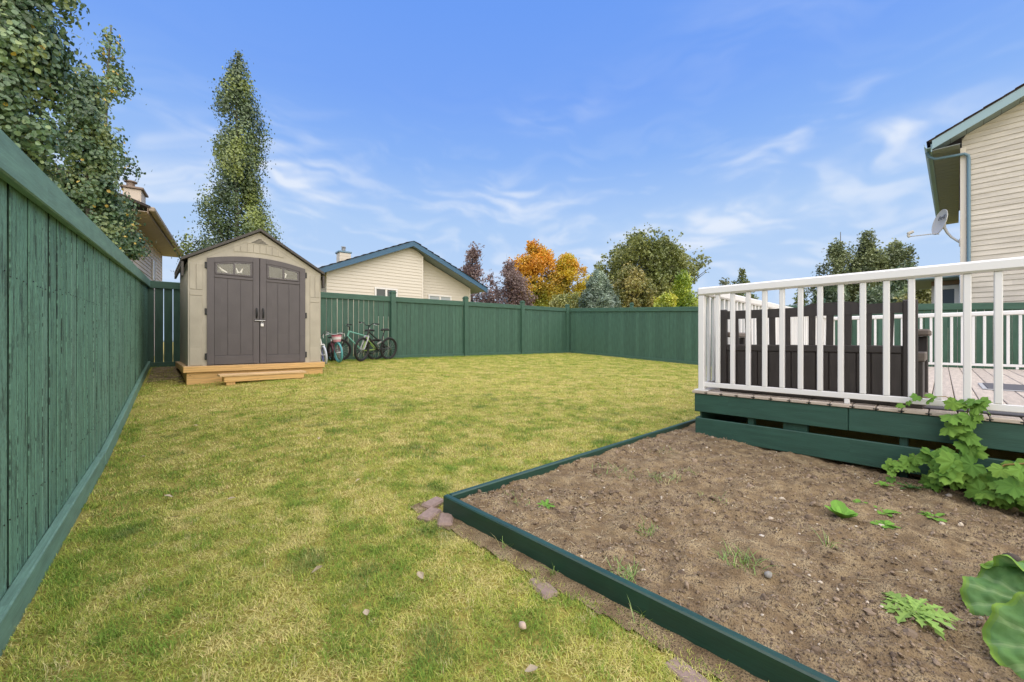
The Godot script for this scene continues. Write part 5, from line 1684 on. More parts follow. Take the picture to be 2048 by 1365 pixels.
func vine_leaf(sd: int) -> ArrayMesh:
	var r := RandomNumberGenerator.new()
	r.seed = sd
	var mb := MB.new()
	mb.tint = true
	# lobed outline by angle from the stalk notch; leaf blade of about unit size, tip along +y
	var rim := []
	var key := [[0, 1.06], [9, 0.88], [15, 0.90], [22, 0.72], [30, 0.68], [38, 0.82], [44, 0.80], [52, 0.98], [60, 0.80], [67, 0.78], [78, 0.64], [90, 0.74], [100, 0.70], [112, 0.84], [124, 0.66], [138, 0.64], [154, 0.52], [168, 0.34], [180, 0.10]]
	for s in [-1, 1]:
		var seq := key if s > 0 else key.duplicate()
		if s < 0: seq.reverse()
		for q in seq:
			if s > 0 and q[0] == 180: continue
			if s < 0 and q[0] == 0: continue
			rim.append([deg_to_rad(q[0]) * -s, q[1] * r.randf_range(0.93, 1.07) * 0.62])
	rim.sort_custom(func(a, b): return a[0] < b[0])
	var cup := r.randf_range(-0.25, 0.15)
	var fold := r.randf_range(0.05, 0.35)
	var tw := r.randf_range(-0.3, 0.3)
	var at := func(ang: float, rad: float) -> Vector3:
		var x := sin(ang) * rad; var y := cos(ang) * rad
		return Vector3(x, y, -fold * absf(x) * 0.6 + cup * rad * rad * 1.6 + tw * x * y - 0.35 * maxf(y, 0.0) * maxf(y, 0.0) + 0.03 * sin(ang * 7.0) * rad * 2.0)
	var g := Color(0.11, 0.235, 0.042).lerp(Color(0.215, 0.36, 0.06), r.randf())
	for i in rim.size():
		var a: Array = rim[i]; var b: Array = rim[(i + 1) % rim.size()]
		if i == rim.size() - 1: continue
		var m0: Vector3 = at.call(a[0], a[1] * 0.55); var m1: Vector3 = at.call(b[0], b[1] * 0.55)
		var e0: Vector3 = at.call(a[0], a[1]); var e1: Vector3 = at.call(b[0], b[1])
		mb.col = g * r.randf_range(0.93, 1.07)
		var n1 := (m0).cross(m1).normalized()
		if n1.z < 0: n1 = -n1
		mb.tri(Vector3.ZERO, m0, m1, n1, n1, n1)
		var n2 := (e0 - m0).cross(m1 - m0).normalized()
		if n2.z < 0: n2 = -n2
		mb.quad(m0, e0, e1, m1, (n1 + n2).normalized())
	return mb.mesh()

func build_vine() -> void:
	rng.seed = 101
	var A := deg_to_rad(2.5)
	var at := Vector3(4.126, 0, -1.91)
	var v := thing("grape_vine", at, A, "leafy green vine climbing the deck edge and railing on the right", "vine")
	var vars := []
	for i in 8: vars.append(vine_leaf(200 + i))
	var stem := mat(lin(0.28, 0.20, 0.06), 0.7)
	var main := [Vector3(-0.10, 0.08, 1.86), Vector3(-0.075, 0.22, 1.85), Vector3(-0.05, 0.42, 1.845), Vector3(-0.05, 0.60, 1.84), Vector3(-0.03, 0.69, 1.85)]
	part("stem", tubem(main, [0.008, 0.007, 0.006, 0.004, 0.003], 6), stem, v)
	var left := [Vector3(-0.09, 0.20, 1.85), Vector3(-0.10, 0.32, 1.75), Vector3(-0.10, 0.31, 1.62), Vector3(-0.11, 0.24, 1.50), Vector3(-0.14, 0.15, 1.46)]
	part("stem", tubem(left, [0.005, 0.005, 0.004, 0.003, 0.002], 6), stem, v)
	var right := [Vector3(-0.10, 0.15, 1.87), Vector3(-0.13, 0.33, 2.0), Vector3(-0.14, 0.40, 2.2), Vector3(-0.15, 0.35, 2.5), Vector3(-0.18, 0.25, 2.8)]
	part("stem", tubem(right, [0.006, 0.006, 0.005, 0.004, 0.003], 6), stem, v)
	var low := [Vector3(-0.12, 0.10, 1.88), Vector3(-0.25, 0.22, 1.98), Vector3(-0.28, 0.14, 2.12), Vector3(-0.34, 0.08, 2.2)]
	part("stem", tubem(low, [0.005, 0.004, 0.003, 0.002], 6), stem, v)
	var ten := [Vector3(-0.03, 0.68, 1.86), Vector3(-0.03, 0.735, 1.74), Vector3(-0.03, 0.715, 1.62), Vector3(-0.04, 0.66, 1.55)]
	part("stem", tubem(ten, [0.003, 0.003, 0.002, 0.0015], 5), stem, v)
	var put := func(p: Vector3, size: float, flat: float) -> void:
		var nn := Vector3(-0.7 + rng.randfn() * 0.4, 0.5 * flat + rng.randf_range(-0.2, 0.5), rng.randfn() * 0.6).normalized()
		var tip := Vector3(-0.35, -0.7, rng.randfn() * 0.8)
		tip = (tip - nn * tip.dot(nn)).normalized()
		var side := tip.cross(nn).normalized()
		part("leaf", vars[rng.randi() % vars.size()], M.herb, v, Transform3D(Basis(side, tip, nn) * size, p))
	var along := func(path: Array, f: float) -> Vector3:
		var k := clampf(f, 0, 0.999) * (path.size() - 1)
		return (path[int(k)] as Vector3).lerp(path[int(k) + 1], k - int(k))
	for i in 15:
		var f := 0.30 + 0.70 * i / 14.0
		var p: Vector3 = along.call(main, f)
		put.call(p + Vector3(-0.03 - rng.randf() * 0.04, rng.randf_range(-0.02, 0.03), rng.randf_range(-0.085, 0.085)), lerpf(0.15, 0.10, f) * rng.randf_range(0.8, 1.2), 0.8)
	for i in 24:
		var f := 0.12 + 0.88 * i / 23.0
		var p: Vector3 = along.call(left, f)
		put.call(p + Vector3(-0.02 - rng.randf() * 0.05, rng.randf_range(-0.055, 0.04), rng.randf_range(-0.03, 0.03)), lerpf(0.125, 0.07, f) * rng.randf_range(0.8, 1.2), 1.2)
	for i in 56:
		var f := 0.03 + 0.97 * i / 55.0
		var p: Vector3 = along.call(right, f)
		put.call(p + Vector3(0.02 - rng.randf() * 0.24, rng.randf_range(-0.28, 0.05) * (0.5 + 0.5 * rng.randf()), rng.randf_range(-0.09, 0.09)), rng.randf_range(0.08, 0.165), 1.1)
	for i in 30:
		var p := Vector3(-0.05 - rng.randf() * 0.20, rng.randf_range(0.10, 0.33), rng.randf_range(1.66, 2.25))
		put.call(p, rng.randf_range(0.11, 0.17), 0.9)
	for i in 9:
		var p: Vector3 = along.call(low, 0.3 + 0.7 * i / 8.0)
		put.call(p + Vector3(0, 0.02, rng.randf_range(-0.05, 0.05)), rng.randf_range(0.08, 0.12), 1.6)
	for i in 6:
		put.call(Vector3(-0.05, rng.randf_range(0.67, 0.735), rng.randf_range(1.76, 1.93)), rng.randf_range(0.07, 0.11), 2.4)
	for q in [[1.60, 0.72, 0.07], [1.67, 0.715, 0.085], [1.665, 0.74, 0.06], [1.555, 0.675, 0.045], [1.52, 0.65, 0.05], [1.5, 0.64, 0.035]]:
		put.call(Vector3(-0.045, q[1], q[0]), q[2], 1.5)

func rhubarb_leaf(sd: int) -> ArrayMesh:
	var r := noise(sd, 1.0, 3)
	var mb := MB.new()
	mb.tint = true
	var NR := 22; var NA := 110
	var P := []; var C := []
	for i in NR + 1:
		var f := float(i) / NR
		for j in NA + 1:
			var t := TAU * j / NA - PI
			var heart := 1.0 - 0.42 * exp(-pow((absf(t) - PI) / 0.42, 2.0)) + 0.10 * cos(t)
			heart *= 1.0 + 0.07 * r.get_noise_2d(cos(t) * 2.2, sin(t) * 2.2) + 0.025 * sin(t * 13.0 + sd)
			var rad := f * heart
			var x := sin(t) * rad; var y := cos(t) * rad
			var ruf := f * f * (0.13 * sin(t * 4.0 + sd) + 0.11 * sin(t * 9.0 + sd * 2.0 + 1.0) * f)
			# main ribs run from the stalk; the blade puckers between them
			var rib := 0.0
			for q in [0.0, 0.42, -0.42, 0.85, -0.85, 1.35, -1.35, 2.0, -2.0]:
				rib = maxf(rib, exp(-pow((t - q) * (0.5 + 3.4 * f) * 5.0, 2.0)) * (1.0 - 0.4 * f))
			var sec := 0.5 + 0.5 * sin(rad * 24.0 - absf(fmod(absf(t) + 0.2, 0.42) - 0.21) * 16.0 * f)
			var puck := 0.062 * sec * f + 0.03 * r.get_noise_2d(x * 6.0, y * 6.0)
			P.append(Vector3(x, y, ruf + puck - 0.06 * rib - 0.28 * f * f * (0.4 + 0.6 * maxf(cos(t), 0.0)) + 0.05 * absf(sin(t)) * f))
			var g := Color(0.12, 0.26, 0.075).lerp(Color(0.185, 0.345, 0.12), 0.5 + 0.5 * r.get_noise_2d(x * 3.0 + 9.0, y * 3.0))
			C.append(g.lerp(Color(0.36, 0.50, 0.22), rib * 0.85).lerp(Color(0.24, 0.40, 0.05), smoothstep(0.9, 1.0, f) * 0.8))
	var N := []
	for i in NR + 1:
		for j in NA + 1:
			var jm := (j - 1 + NA) % NA; var jp := (j + 1) % NA
			var a: Vector3 = P[maxi(i - 1, 0) * (NA + 1) + j]; var b: Vector3 = P[mini(i + 1, NR) * (NA + 1) + j]
			var c: Vector3 = P[i * (NA + 1) + jm]; var d: Vector3 = P[i * (NA + 1) + jp]
			var nn := (b - a).cross(d - c)
			nn = nn.normalized() if nn.length() > 1e-8 else Vector3(0, 0, 1)
			if nn.z < 0: nn = -nn
			N.append(nn)
	for i in NR:
		for j in NA:
			var a := i * (NA + 1) + j
			var ix := [a, a + 1, a + NA + 2, a + NA + 1]
			mb.col = C[ix[2]]
			mb.quad4(P[ix[0]], P[ix[1]], P[ix[2]], P[ix[3]], N[ix[0]], N[ix[1]], N[ix[2]], N[ix[3]])
	return mb.mesh()

func build_rhubarb() -> void:
	var at := Vector3(2.30, gh(2.3, 0.45) + 0.06, 0.36)
	var t := thing("rhubarb_plant", at, 0.0, "rhubarb with huge crinkled leaves at the lower right corner", "rhubarb")
	var stalk := mat(lin(0.40, 0.16, 0.07), 0.5)
	# leaf centre, size, normal, tip direction
	var L := [[Vector3(2.44, 0.145, 0.145), 0.19, Vector3(-0.55, 0.80, -0.05), Vector3(-0.5, -0.4, -0.7), 301], [Vector3(2.135, 0.15, 0.19), 0.175, Vector3(-0.62, 0.72, 0.1), Vector3(-0.5, -0.5, -0.35), 302], [Vector3(2.03, 0.09, 0.245), 0.14, Vector3(-0.6, 0.75, 0.0), Vector3(-0.7, -0.4, 0.3), 303], [Vector3(2.45, 0.27, 0.42), 0.21, Vector3(0.1, 0.95, 0.2), Vector3(0.6, -0.1, 0.6), 304], [Vector3(2.62, 0.22, 0.18), 0.19, Vector3(0.4, 0.9, -0.2), Vector3(0.9, -0.2, -0.3), 305], [Vector3(2.18, 0.20, 0.62), 0.2, Vector3(-0.3, 0.9, 0.4), Vector3(-0.3, -0.1, 0.9), 306], [Vector3(2.19, 0.30, 0.27), 0.15, Vector3(-0.3, 0.9, 0.1), Vector3(-0.6, -0.1, 0.1), 307]]
	for q in L:
		var nn: Vector3 = (q[2] as Vector3).normalized()
		var tip: Vector3 = q[3]
		tip = (tip - nn * tip.dot(nn)).normalized()
		var p: Vector3 = q[0] - at
		var lf := part("leaf", rhubarb_leaf(q[4]), M.herb, t, Transform3D(Basis(tip.cross(nn).normalized(), tip, nn) * q[1], p))
		part("stalk", tubem([Vector3(p.x * 0.15, 0.0, p.z * 0.15), Vector3(p.x * 0.6, p.y * 0.55, p.z * 0.6), p - nn * 0.012], [0.013, 0.011, 0.007], 8), stalk, t)

func build_small() -> void:
	rng.seed = 111
	var on_soil := func(x: float, z: float) -> Vector3: return Vector3(x, soil_h(x, z), z)
	var bright := Color(0.17, 0.35, 0.055)
	rosette("lettuce", on_soil.call(2.97, -0.53), "bright green lettuce like plant standing alone on the soil bed", "plant", "", 15, 0.105, 0.078, 1.0, bright * 1.1, 112)
	var w := [[3.333, -0.388, 0.085, "low weed rosette just right of the lettuce plant"], [3.06, -0.356, 0.07, "small weed rosette in front of the lettuce plant, nearer the camera"], [3.441, -0.187, 0.08, "weed rosette on the soil, farthest right before the vine"], [3.314, -0.522, 0.055, "tiny weed behind the lettuce plant"], [3.873, -0.464, 0.06, "tiny bright weed near the deck skirt board, left of the vine"], [1.651, -1.656, 0.075, "serrated weed near the corner of the edging"]]
	var k := 0
	for q in w:
		rosette("weed", on_soil.call(q[0], q[1]), q[3], "weed", "low weeds in the soil bed", 8, q[2], q[2] * 0.45, 0.35, bright * 0.95, 120 + k, k == 5)
		k += 1
	rosette("weed", on_soil.call(4.0, -0.33), "dark jagged weed close to the deck skirt, beside the vine's left end", "weed", "low weeds in the soil bed", 8, 0.10, 0.05, 0.5, Color(0.10, 0.21, 0.06), 130, true)
	rosette("feathery_weed", on_soil.call(2.158, -0.167), "feathery yellow green weed lying flat on the soil near the rhubarb", "weed", "", 22, 0.13, 0.05, 0.28, Color(0.27, 0.42, 0.10), 131, true)
	var g := [[1.98, -0.72, 40, 0.075, 0.10, "largest grass tuft in the middle of the soil bed"], [2.929, -1.412, 18, 0.06, 0.06, "faint grass tuft behind the lettuce, towards the deck"], [1.905, -1.156, 22, 0.05, 0.07, "grass tuft left of the middle of the soil bed"], [1.452, -0.981, 30, 0.06, 0.08, "grass tuft close behind the long edging board"], [1.542, -1.833, 24, 0.09, 0.06, "thin grass tuft nearest the edging corner"], [2.617, -1.45, 30, 0.10, 0.08, "spread grass tuft in the far part of the soil bed"], [2.45, -1.75, 34, 0.14, 0.08, "wide grass tuft along the far edging board"], [3.218, -1.80, 26, 0.10, 0.07, "grass tuft beside the far edging, nearest the deck"], [2.586, -1.087, 18, 0.07, 0.06, "sparse grass tuft between the lettuce and the far edging"], [2.50, -0.50, 8, 0.02, 0.11, "few upright grass blades left of the lettuce"], [1.30, -1.25, 6, 0.02, 0.10, "few grass blades against the outside of the edging board"], [1.19, -1.55, 5, 0.02, 0.10, "two tall grass blades growing against the edging near its corner"], [1.30, -0.85, 7, 0.03, 0.10, "grass blades against the near half of the edging board"]]
	k = 0
	for q in g:
		var p: Vector3 = on_soil.call(q[0], q[1])
		if k >= 10:
			p = Vector3(arm_b_x(q[1]) - 0.02, gh(q[0], q[1]) + 0.012, q[1])
		grass_clump(p, q[5], int(q[2] * 1.9), q[3] * 1.2, q[4], 140 + k)
		k += 1
	# fallen leaves on the lawn
	var dry := [[-0.27, -4.745, "curled tan leaf on the grass near the left fence"], [0.14, -5.495, "pale leaf on the lawn, farthest from the camera"], [0.98, -3.97, "pale leaf on the lawn straight behind the middle"], [0.925, -2.79, "pale leaf lying on the lawn left of the bed corner"], [-0.04, -3.45, "straw coloured leaf on the lawn, in line with the fence joint"], [0.23, -3.13, "thin grey green leaf on the lawn"], [0.553, -1.553, "brown leaf on the lawn, nearer the fence side foreground"], [0.807, -1.568, "brown leaf in the grass, left of the edging board"], [0.848, -0.946, "pinkish leaf in the grass at the bottom edge"], [0.45, -1.94, "pale twisted leaf in the lawn foreground"], [-0.02, -3.07, "short straw leaf in the lawn by the left fence"]]
	k = 0
	for q in dry:
		rng.seed = 160 + k
		var l := rng.randf_range(0.032, 0.05)
		var o := shaped_leaf([[0.0, 0.002], [0.2 * l, 0.2 * l], [0.5 * l, 0.34 * l], [0.8 * l, 0.22 * l], [l, 0.001]], 9.0, -5.0, Color(0.52, 0.42, 0.28) * rng.randf_range(0.8, 1.15))
		var lf := part("fallen_leaf", o, M.leaf, self)
		lf.name = numbered("fallen_leaf", self)
		lf.transform = Transform3D(Basis(Vector3.UP, rng.randf() * TAU) * Basis(Vector3(1, 0, 0), -PI / 2 + rng.randf_range(-0.3, 0.3)), Vector3(q[0], gh(q[0], q[1]) + 0.03, q[1]))
		tag(lf, q[2], "leaf", "fallen leaves on the lawn")
		k += 1
	var stones := [[1.973, -0.603, 0.017, 0.066, "grey pebble in the soil beside the largest grass tuft"], [0.965, -1.09, 0.015, 0.032, "round pinkish pebble in the grass left of the edging"], [4.02, -0.147, 0.016, 0.066, "small stone on the soil below the vine"], [3.122, 0.094, 0.03, 0.066, "dark clod on the soil above the rhubarb leaf"], [2.35, -0.75, 0.012, 0.066, "tiny pale pebble in the middle of the soil bed"]]
	k = 0
	for q in stones:
		var sm := SphereMesh.new(); sm.radius = 1.0; sm.height = 2.0; sm.radial_segments = 12; sm.rings = 7
		var arr := sm.get_mesh_arrays()
		var vv: PackedVector3Array = arr[Mesh.ARRAY_VERTEX]; var ii: PackedInt32Array = arr[Mesh.ARRAY_INDEX]; var nn: PackedVector3Array = arr[Mesh.ARRAY_NORMAL]
		var mb := MB.new()
		for i in range(0, ii.size(), 3):
			var p := []
			for c in 3:
				var u := vv[ii[i + c]]
				p.append(u * (1.0 + 0.35 * fn.get_noise_3d(u.x * 45.0 + k * 40.0, u.y * 45.0, u.z * 45.0)) * q[2] * Vector3(1.25, 0.7, 0.9))
			if ((p[1] - p[0]) as Vector3).cross(p[2] - p[0]).length() > 1e-10:
				mb.tri(p[0], p[1], p[2], nn[ii[i]], nn[ii[i + 1]], nn[ii[i + 2]])
		var cols := [Color(0.30, 0.29, 0.27), Color(0.55, 0.42, 0.32), Color(0.42, 0.36, 0.30), Color(0.07, 0.055, 0.045), Color(0.6, 0.55, 0.47)]
		var st := part("pebble", mb.mesh(), mat((cols[k] as Color).linear_to_srgb(), 0.9), self)
		st.transform = Transform3D(Basis(Vector3.UP, k * 1.3), Vector3(q[0], (soil_h(q[0], q[1]) + q[2] * 0.3) if q[3] > 0.05 else gh(q[0], q[1]) + q[3], q[1]))
		tag(st, q[4], "pebble", "stones on the ground")
		k += 1

# ------------------------------------------------------------------ trees
func build_trees() -> void:
	var aspen := leaf_mesh(1.0, 0.92, 0.22, true)
	var spray := spray_mesh(7, 0.14, 0.16, 5)
	var spray_s := spray_mesh(8, 0.10, 0.11, 6)
	var needles := spray_mesh(10, 0.20, 0.07, 7, true)
	var ac := [Color(0.035, 0.072, 0.031), Color(0.070, 0.125, 0.055), Color(0.105, 0.162, 0.078), Color(0.15, 0.19, 0.062)]
	var gl := "columnar aspens beyond the fences"
	tree("aspen_tree", Vector3(-1.46, 0.0, -6.95), "tall green aspen filling the upper left corner, nearest over the left fence", "tree", gl, {"prof": [[0.4, 0.4], [2.0, 0.52], [3.0, 0.48], [3.8, 0.46], [5.2, 0.60], [7.2, 0.4], [8.2, 0.06]], "blobs": 150, "blob": 0.40, "stretch": 1.5, "leaves": 46000, "mesh": aspen, "size": 0.049, "cols": ac, "trunk_h": 7.8, "trunk_r": 0.06, "sear": 0.006, "droop": 0.5, "rise": 1.6, "gap": -0.5, "clip": true}, 501)
	tree("aspen_tree", Vector3(-1.16, 0.1, -9.1), "shorter rounded aspen between the corner aspen and the bare trunked one", "tree", gl, {"prof": [[0.5, 0.45], [2.0, 0.52], [3.2, 0.47], [4.2, 0.37], [4.9, 0.30], [5.35, 0.08]], "blobs": 110, "blob": 0.45, "stretch": 1.4, "leaves": 30000, "mesh": aspen, "size": 0.05, "cols": ac, "trunk_h": 4.9, "trunk_r": 0.05, "sear": 0.012, "droop": 0.5, "gap": -0.5, "clip": true}, 502)
	tree("aspen_tree", Vector3(-0.99, 0.3, -10.4), "slender aspen with its pale trunk showing, beside the tan house", "tree", gl, {"prof": [[0.6, 0.58], [2.4, 0.60], [3.0, 0.42], [4.2, 0.40], [5.2, 0.34], [6.1, 0.27], [6.85, 0.05]], "blobs": 84, "blob": 0.42, "stretch": 1.4, "leaves": 17000, "mesh": aspen, "size": 0.05, "cols": ac, "trunk_h": 6.7, "trunk_r": 0.055, "sear": 0.035, "droop": 0.5, "gap": -0.42, "gap_up": 0.30, "clip": true, "hollow": 0.3}, 503)
	tree("aspen_tree", Vector3(1.35, 0.6, -14.6), "tall pointed aspen standing right behind the shed", "tree", gl, {"prof": [[0.5, 1.2], [3.0, 1.32], [3.8, 1.25], [4.3, 0.95], [5.2, 0.86], [6.3, 0.93], [7.2, 0.84], [8.2, 0.55], [8.9, 0.30], [9.15, 0.10], [9.55, 0.05]], "blobs": 190, "blob": 0.3, "stretch": 1.7, "leaves": 62000, "mesh": aspen, "size": 0.056, "cols": [Color(0.034, 0.060, 0.026), Color(0.06, 0.095, 0.038), Color(0.09, 0.13, 0.05), Color(0.16, 0.20, 0.045)], "trunk_h": 9.2, "trunk_r": 0.09, "droop": 0.5, "rise": 2.0, "gap": -0.5, "limbs": 34}, 504)
	var gt := "trees beyond the back fence"
	var pc := [Color(0.07, 0.043, 0.045), Color(0.13, 0.083, 0.08), Color(0.20, 0.15, 0.14)]
	tree("purple_tree", Vector3(17.0, 0.6, -24.9), "purple leaved tree with a pointed sparse top behind the blue roof edge", "tree", gt, {"prof": [[0.4, 1.9], [3.5, 2.2], [5.2, 1.8], [6.8, 1.1], [8.0, 0.25]], "blobs": 90, "blob": 0.32, "stretch": 1.3, "leaves": 5000, "mesh": spray, "size": 1.0, "cols": pc, "trunk_h": 7.6, "trunk_r": 0.10, "bark": M.bark_dark, "gap": 0.02, "limbs": 40}, 511)
	tree("purple_tree", Vector3(19.3, 0.6, -23.6), "dark purple tree touching the orange maple", "tree", gt, {"prof": [[0.3, 1.9], [3.0, 2.2], [5.0, 1.6], [6.6, 0.7], [7.3, 0.1]], "blobs": 60, "blob": 0.34, "stretch": 1.2, "leaves": 4600, "mesh": spray, "size": 1.0, "cols": pc, "trunk_h": 6.6, "trunk_r": 0.10, "bark": M.bark_dark, "gap": -0.04, "limbs": 40}, 512)
	var oc := [Color(0.14, 0.17, 0.025), Color(0.25, 0.26, 0.03), Color(0.42, 0.36, 0.03)]
	tree("maple_tree", Vector3(23.2, 0.6, -24.8), "autumn maple with an orange crown top, the taller one", "tree", gt, {"prof": [[0.6, 1.5], [3.0, 2.4], [6.0, 2.6], [7.6, 1.9], [8.4, 1.0], [8.85, 0.3]], "blobs": 110, "blob": 0.34, "stretch": 0.9, "leaves": 12000, "mesh": spray, "size": 1.15, "cols": oc, "top_cols": [Color(0.50, 0.17, 0.018), Color(0.44, 0.28, 0.03)], "trunk_h": 7.4, "trunk_r": 0.16, "bark": M.bark_dark, "gap": -0.28}, 513)
	tree("maple_tree", Vector3(26.0, 0.6, -23.4), "autumn maple with yellow and orange leaves, the lower one on the right", "tree", gt, {"prof": [[0.6, 1.6], [3.0, 2.4], [5.4, 2.4], [6.8, 1.7], [7.6, 0.7], [8.0, 0.25]], "blobs": 110, "blob": 0.34, "stretch": 0.9, "leaves": 12000, "mesh": spray, "size": 1.15, "cols": [Color(0.14, 0.18, 0.025), Color(0.28, 0.29, 0.03), Color(0.48, 0.42, 0.035)], "top_cols": [Color(0.44, 0.20, 0.02), Color(0.42, 0.36, 0.03)], "trunk_h": 6.4, "trunk_r": 0.14, "bark": M.bark_dark, "gap": -0.22}, 514)
	tree("blue_juniper", Vector3(16.2, 0.6, -12.5), "grey blue juniper bush rising over the fence corner", "bush", gt, {"prof": [[0.3, 1.0], [1.6, 1.15], [2.6, 0.85], [3.4, 0.42], [3.95, 0.06]], "blobs": 70, "blob": 0.34, "stretch": 1.5, "leaves": 11000, "mesh": needles, "size": 1.0, "cols": [Color(0.085, 0.13, 0.095), Color(0.15, 0.205, 0.15), Color(0.22, 0.28, 0.20)], "trunk_h": 3.2, "trunk_r": 0.06, "upright": true, "gap": -0.5}, 515)
	tree("olive_bush", Vector3(17.4, 0.6, -15.6), "olive green bush at the left foot of the blue juniper", "bush", gt, {"prof": [[0.3, 1.3], [1.6, 1.5], [2.7, 1.0], [3.3, 0.3]], "blobs": 50, "blob": 0.36, "stretch": 1.0, "leaves": 6000, "mesh": spray_s, "size": 1.0, "cols": [Color(0.08, 0.10, 0.03), Color(0.15, 0.18, 0.05), Color(0.24, 0.24, 0.07)], "trunk_h": 2.6, "trunk_r": 0.06, "gap": -0.4}, 516)
	tree("broad_tree", Vector3(34.2, 0.6, -20.9), "large round crowned green tree, the biggest beyond the right fence", "tree", gt, {"prof": [[1.2, 3.2], [3.5, 5.2], [6.5, 5.5], [8.6, 4.4], [9.9, 2.6], [10.7, 0.8]], "blobs": 220, "blob": 0.22, "stretch": 1.0, "leaves": 24000, "mesh": spray, "size": 1.5, "cols": [Color(0.08, 0.105, 0.03), Color(0.155, 0.18, 0.052), Color(0.24, 0.255, 0.085)], "trunk_h": 8.6, "trunk_r": 0.26, "bark": M.bark_dark, "gap": -0.2, "limbs": 70, "hollow": 0.25, "rise": 0.9}, 517)
	tree("olive_tree", Vector3(21.2, 0.5, -13.9), "brownish olive tree in front of the large round tree", "tree", gt, {"prof": [[0.4, 1.5], [2.4, 1.9], [3.8, 1.5], [4.6, 0.8], [5.05, 0.2]], "blobs": 60, "blob": 0.32, "stretch": 1.0, "leaves": 9000, "mesh": spray_s, "size": 1.15, "cols": [Color(0.07, 0.085, 0.025), Color(0.15, 0.16, 0.04), Color(0.25, 0.21, 0.06)], "trunk_h": 4.2, "trunk_r": 0.08, "bark": M.bark_dark, "gap": -0.4}, 518)
	tree("lime_tree", Vector3(23.4, 0.5, -11.7), "bright yellow green pointed tree just left of the railing corner", "tree", gt, {"prof": [[0.3, 1.35], [1.8, 1.25], [3.0, 0.7], [4.2, 0.35], [4.9, 0.06]], "blobs": 55, "blob": 0.36, "stretch": 1.4, "leaves": 6000, "mesh": spray_s, "size": 1.1, "cols": [Color(0.10, 0.16, 0.02), Color(0.21, 0.28, 0.03), Color(0.36, 0.40, 0.05)], "trunk_h": 4.2, "trunk_r": 0.06, "upright": true, "gap": -0.4}, 519)
	tree("yellow_bush", Vector3(20.2, 0.5, -11.0), "low yellow bush peeping over the right fence", "bush", gt, {"prof": [[0.3, 0.9], [2.0, 1.0], [2.75, 0.6], [3.1, 0.15]], "blobs": 40, "blob": 0.36, "stretch": 1.1, "leaves": 3600, "mesh": spray_s, "size": 1.0, "cols": [Color(0.15, 0.20, 0.02), Color(0.27, 0.31, 0.03), Color(0.42, 0.40, 0.05)], "trunk_h": 2.4, "trunk_r": 0.05, "gap": -0.4}, 520)
	tree("small_tree", Vector3(47.0, 0.6, -19.2), "sparse little treetop far behind the railing corner", "tree", gt, {"prof": [[1.0, 1.3], [5.0, 1.5], [7.0, 1.0], [7.9, 0.2]], "blobs": 30, "blob": 0.35, "stretch": 1.0, "leaves": 700, "mesh": spray, "size": 1.5, "cols": [Color(0.05, 0.065, 0.03), Color(0.10, 0.11, 0.05), Color(0.14, 0.15, 0.07)], "trunk_h": 7.2, "trunk_r": 0.10, "bark": M.bark_dark, "gap": -0.1}, 521)
	tree("small_tree", Vector3(43.5, 0.6, -15.7), "small conical green tree above the white railing, second from its corner", "tree", gt, {"prof": [[0.8, 1.6], [5.0, 1.5], [6.4, 0.9], [7.7, 0.2]], "blobs": 45, "blob": 0.36, "stretch": 1.0, "leaves": 3000, "mesh": spray, "size": 1.3, "cols": [Color(0.06, 0.085, 0.025), Color(0.11, 0.14, 0.04), Color(0.16, 0.18, 0.05)], "trunk_h": 7.2, "trunk_r": 0.10, "bark": M.bark_dark, "gap": -0.3}, 522)
	tree("thin_tree", Vector3(36.0, 0.4, -8.8), "thin wispy tree seen between the railing bars left of the bench middle", "tree", gt, {"prof": [[0.8, 0.9], [3.0, 0.8], [4.2, 0.5], [5.2, 0.1]], "blobs": 24, "blob": 0.42, "stretch": 1.4, "leaves": 620, "mesh": spray, "size": 1.0, "cols": [Color(0.07, 0.10, 0.04), Color(0.13, 0.17, 0.06), Color(0.19, 0.23, 0.08)], "trunk_h": 4.9, "trunk_r": 0.05, "gap": -0.1}, 523)
	var sc := [Color(0.07, 0.095, 0.045), Color(0.13, 0.16, 0.075), Color(0.20, 0.23, 0.11)]
	tree("poplar_tree", Vector3(37.3, 0.3, -5.3), "tallest pointed poplar of the group above the railing", "tree", gt, {"prof": [[0.6, 1.9], [4.5, 1.8], [6.5, 1.2], [8.6, 0.15]], "blobs": 60, "blob": 0.36, "stretch": 1.6, "leaves": 8000, "mesh": spray, "size": 1.15, "cols": sc, "trunk_h": 8.0, "trunk_r": 0.12, "bark": M.bark_dark, "upright": true, "gap": -0.5}, 524)
	tree("poplar_tree", Vector3(36.0, 0.3, -6.5), "sparse poplar left of the tallest one, with bare twigs on top", "tree", gt, {"prof": [[0.6, 1.8], [4.5, 1.8], [6.3, 1.3], [7.9, 0.25]], "blobs": 46, "blob": 0.34, "stretch": 1.6, "leaves": 5200, "mesh": spray, "size": 1.1, "cols": sc, "trunk_h": 8.6, "trunk_r": 0.10, "bark": M.bark, "upright": true, "gap": -0.25, "limbs": 44}, 525)
	tree("poplar_tree", Vector3(38.6, 0.3, -3.9), "poplar right of the tallest one above the railing", "tree", gt, {"prof": [[0.6, 1.8], [4.5, 1.8], [6.3, 1.3], [7.8, 0.25]], "blobs": 46, "blob": 0.34, "stretch": 1.5, "leaves": 5200, "mesh": spray, "size": 1.1, "cols": sc, "trunk_h": 7.0, "trunk_r": 0.10, "bark": M.bark_dark, "upright": true, "gap": -0.3, "limbs": 44}, 526)
	var jc := [Color(0.06, 0.095, 0.05), Color(0.115, 0.165, 0.085), Color(0.18, 0.235, 0.12)]
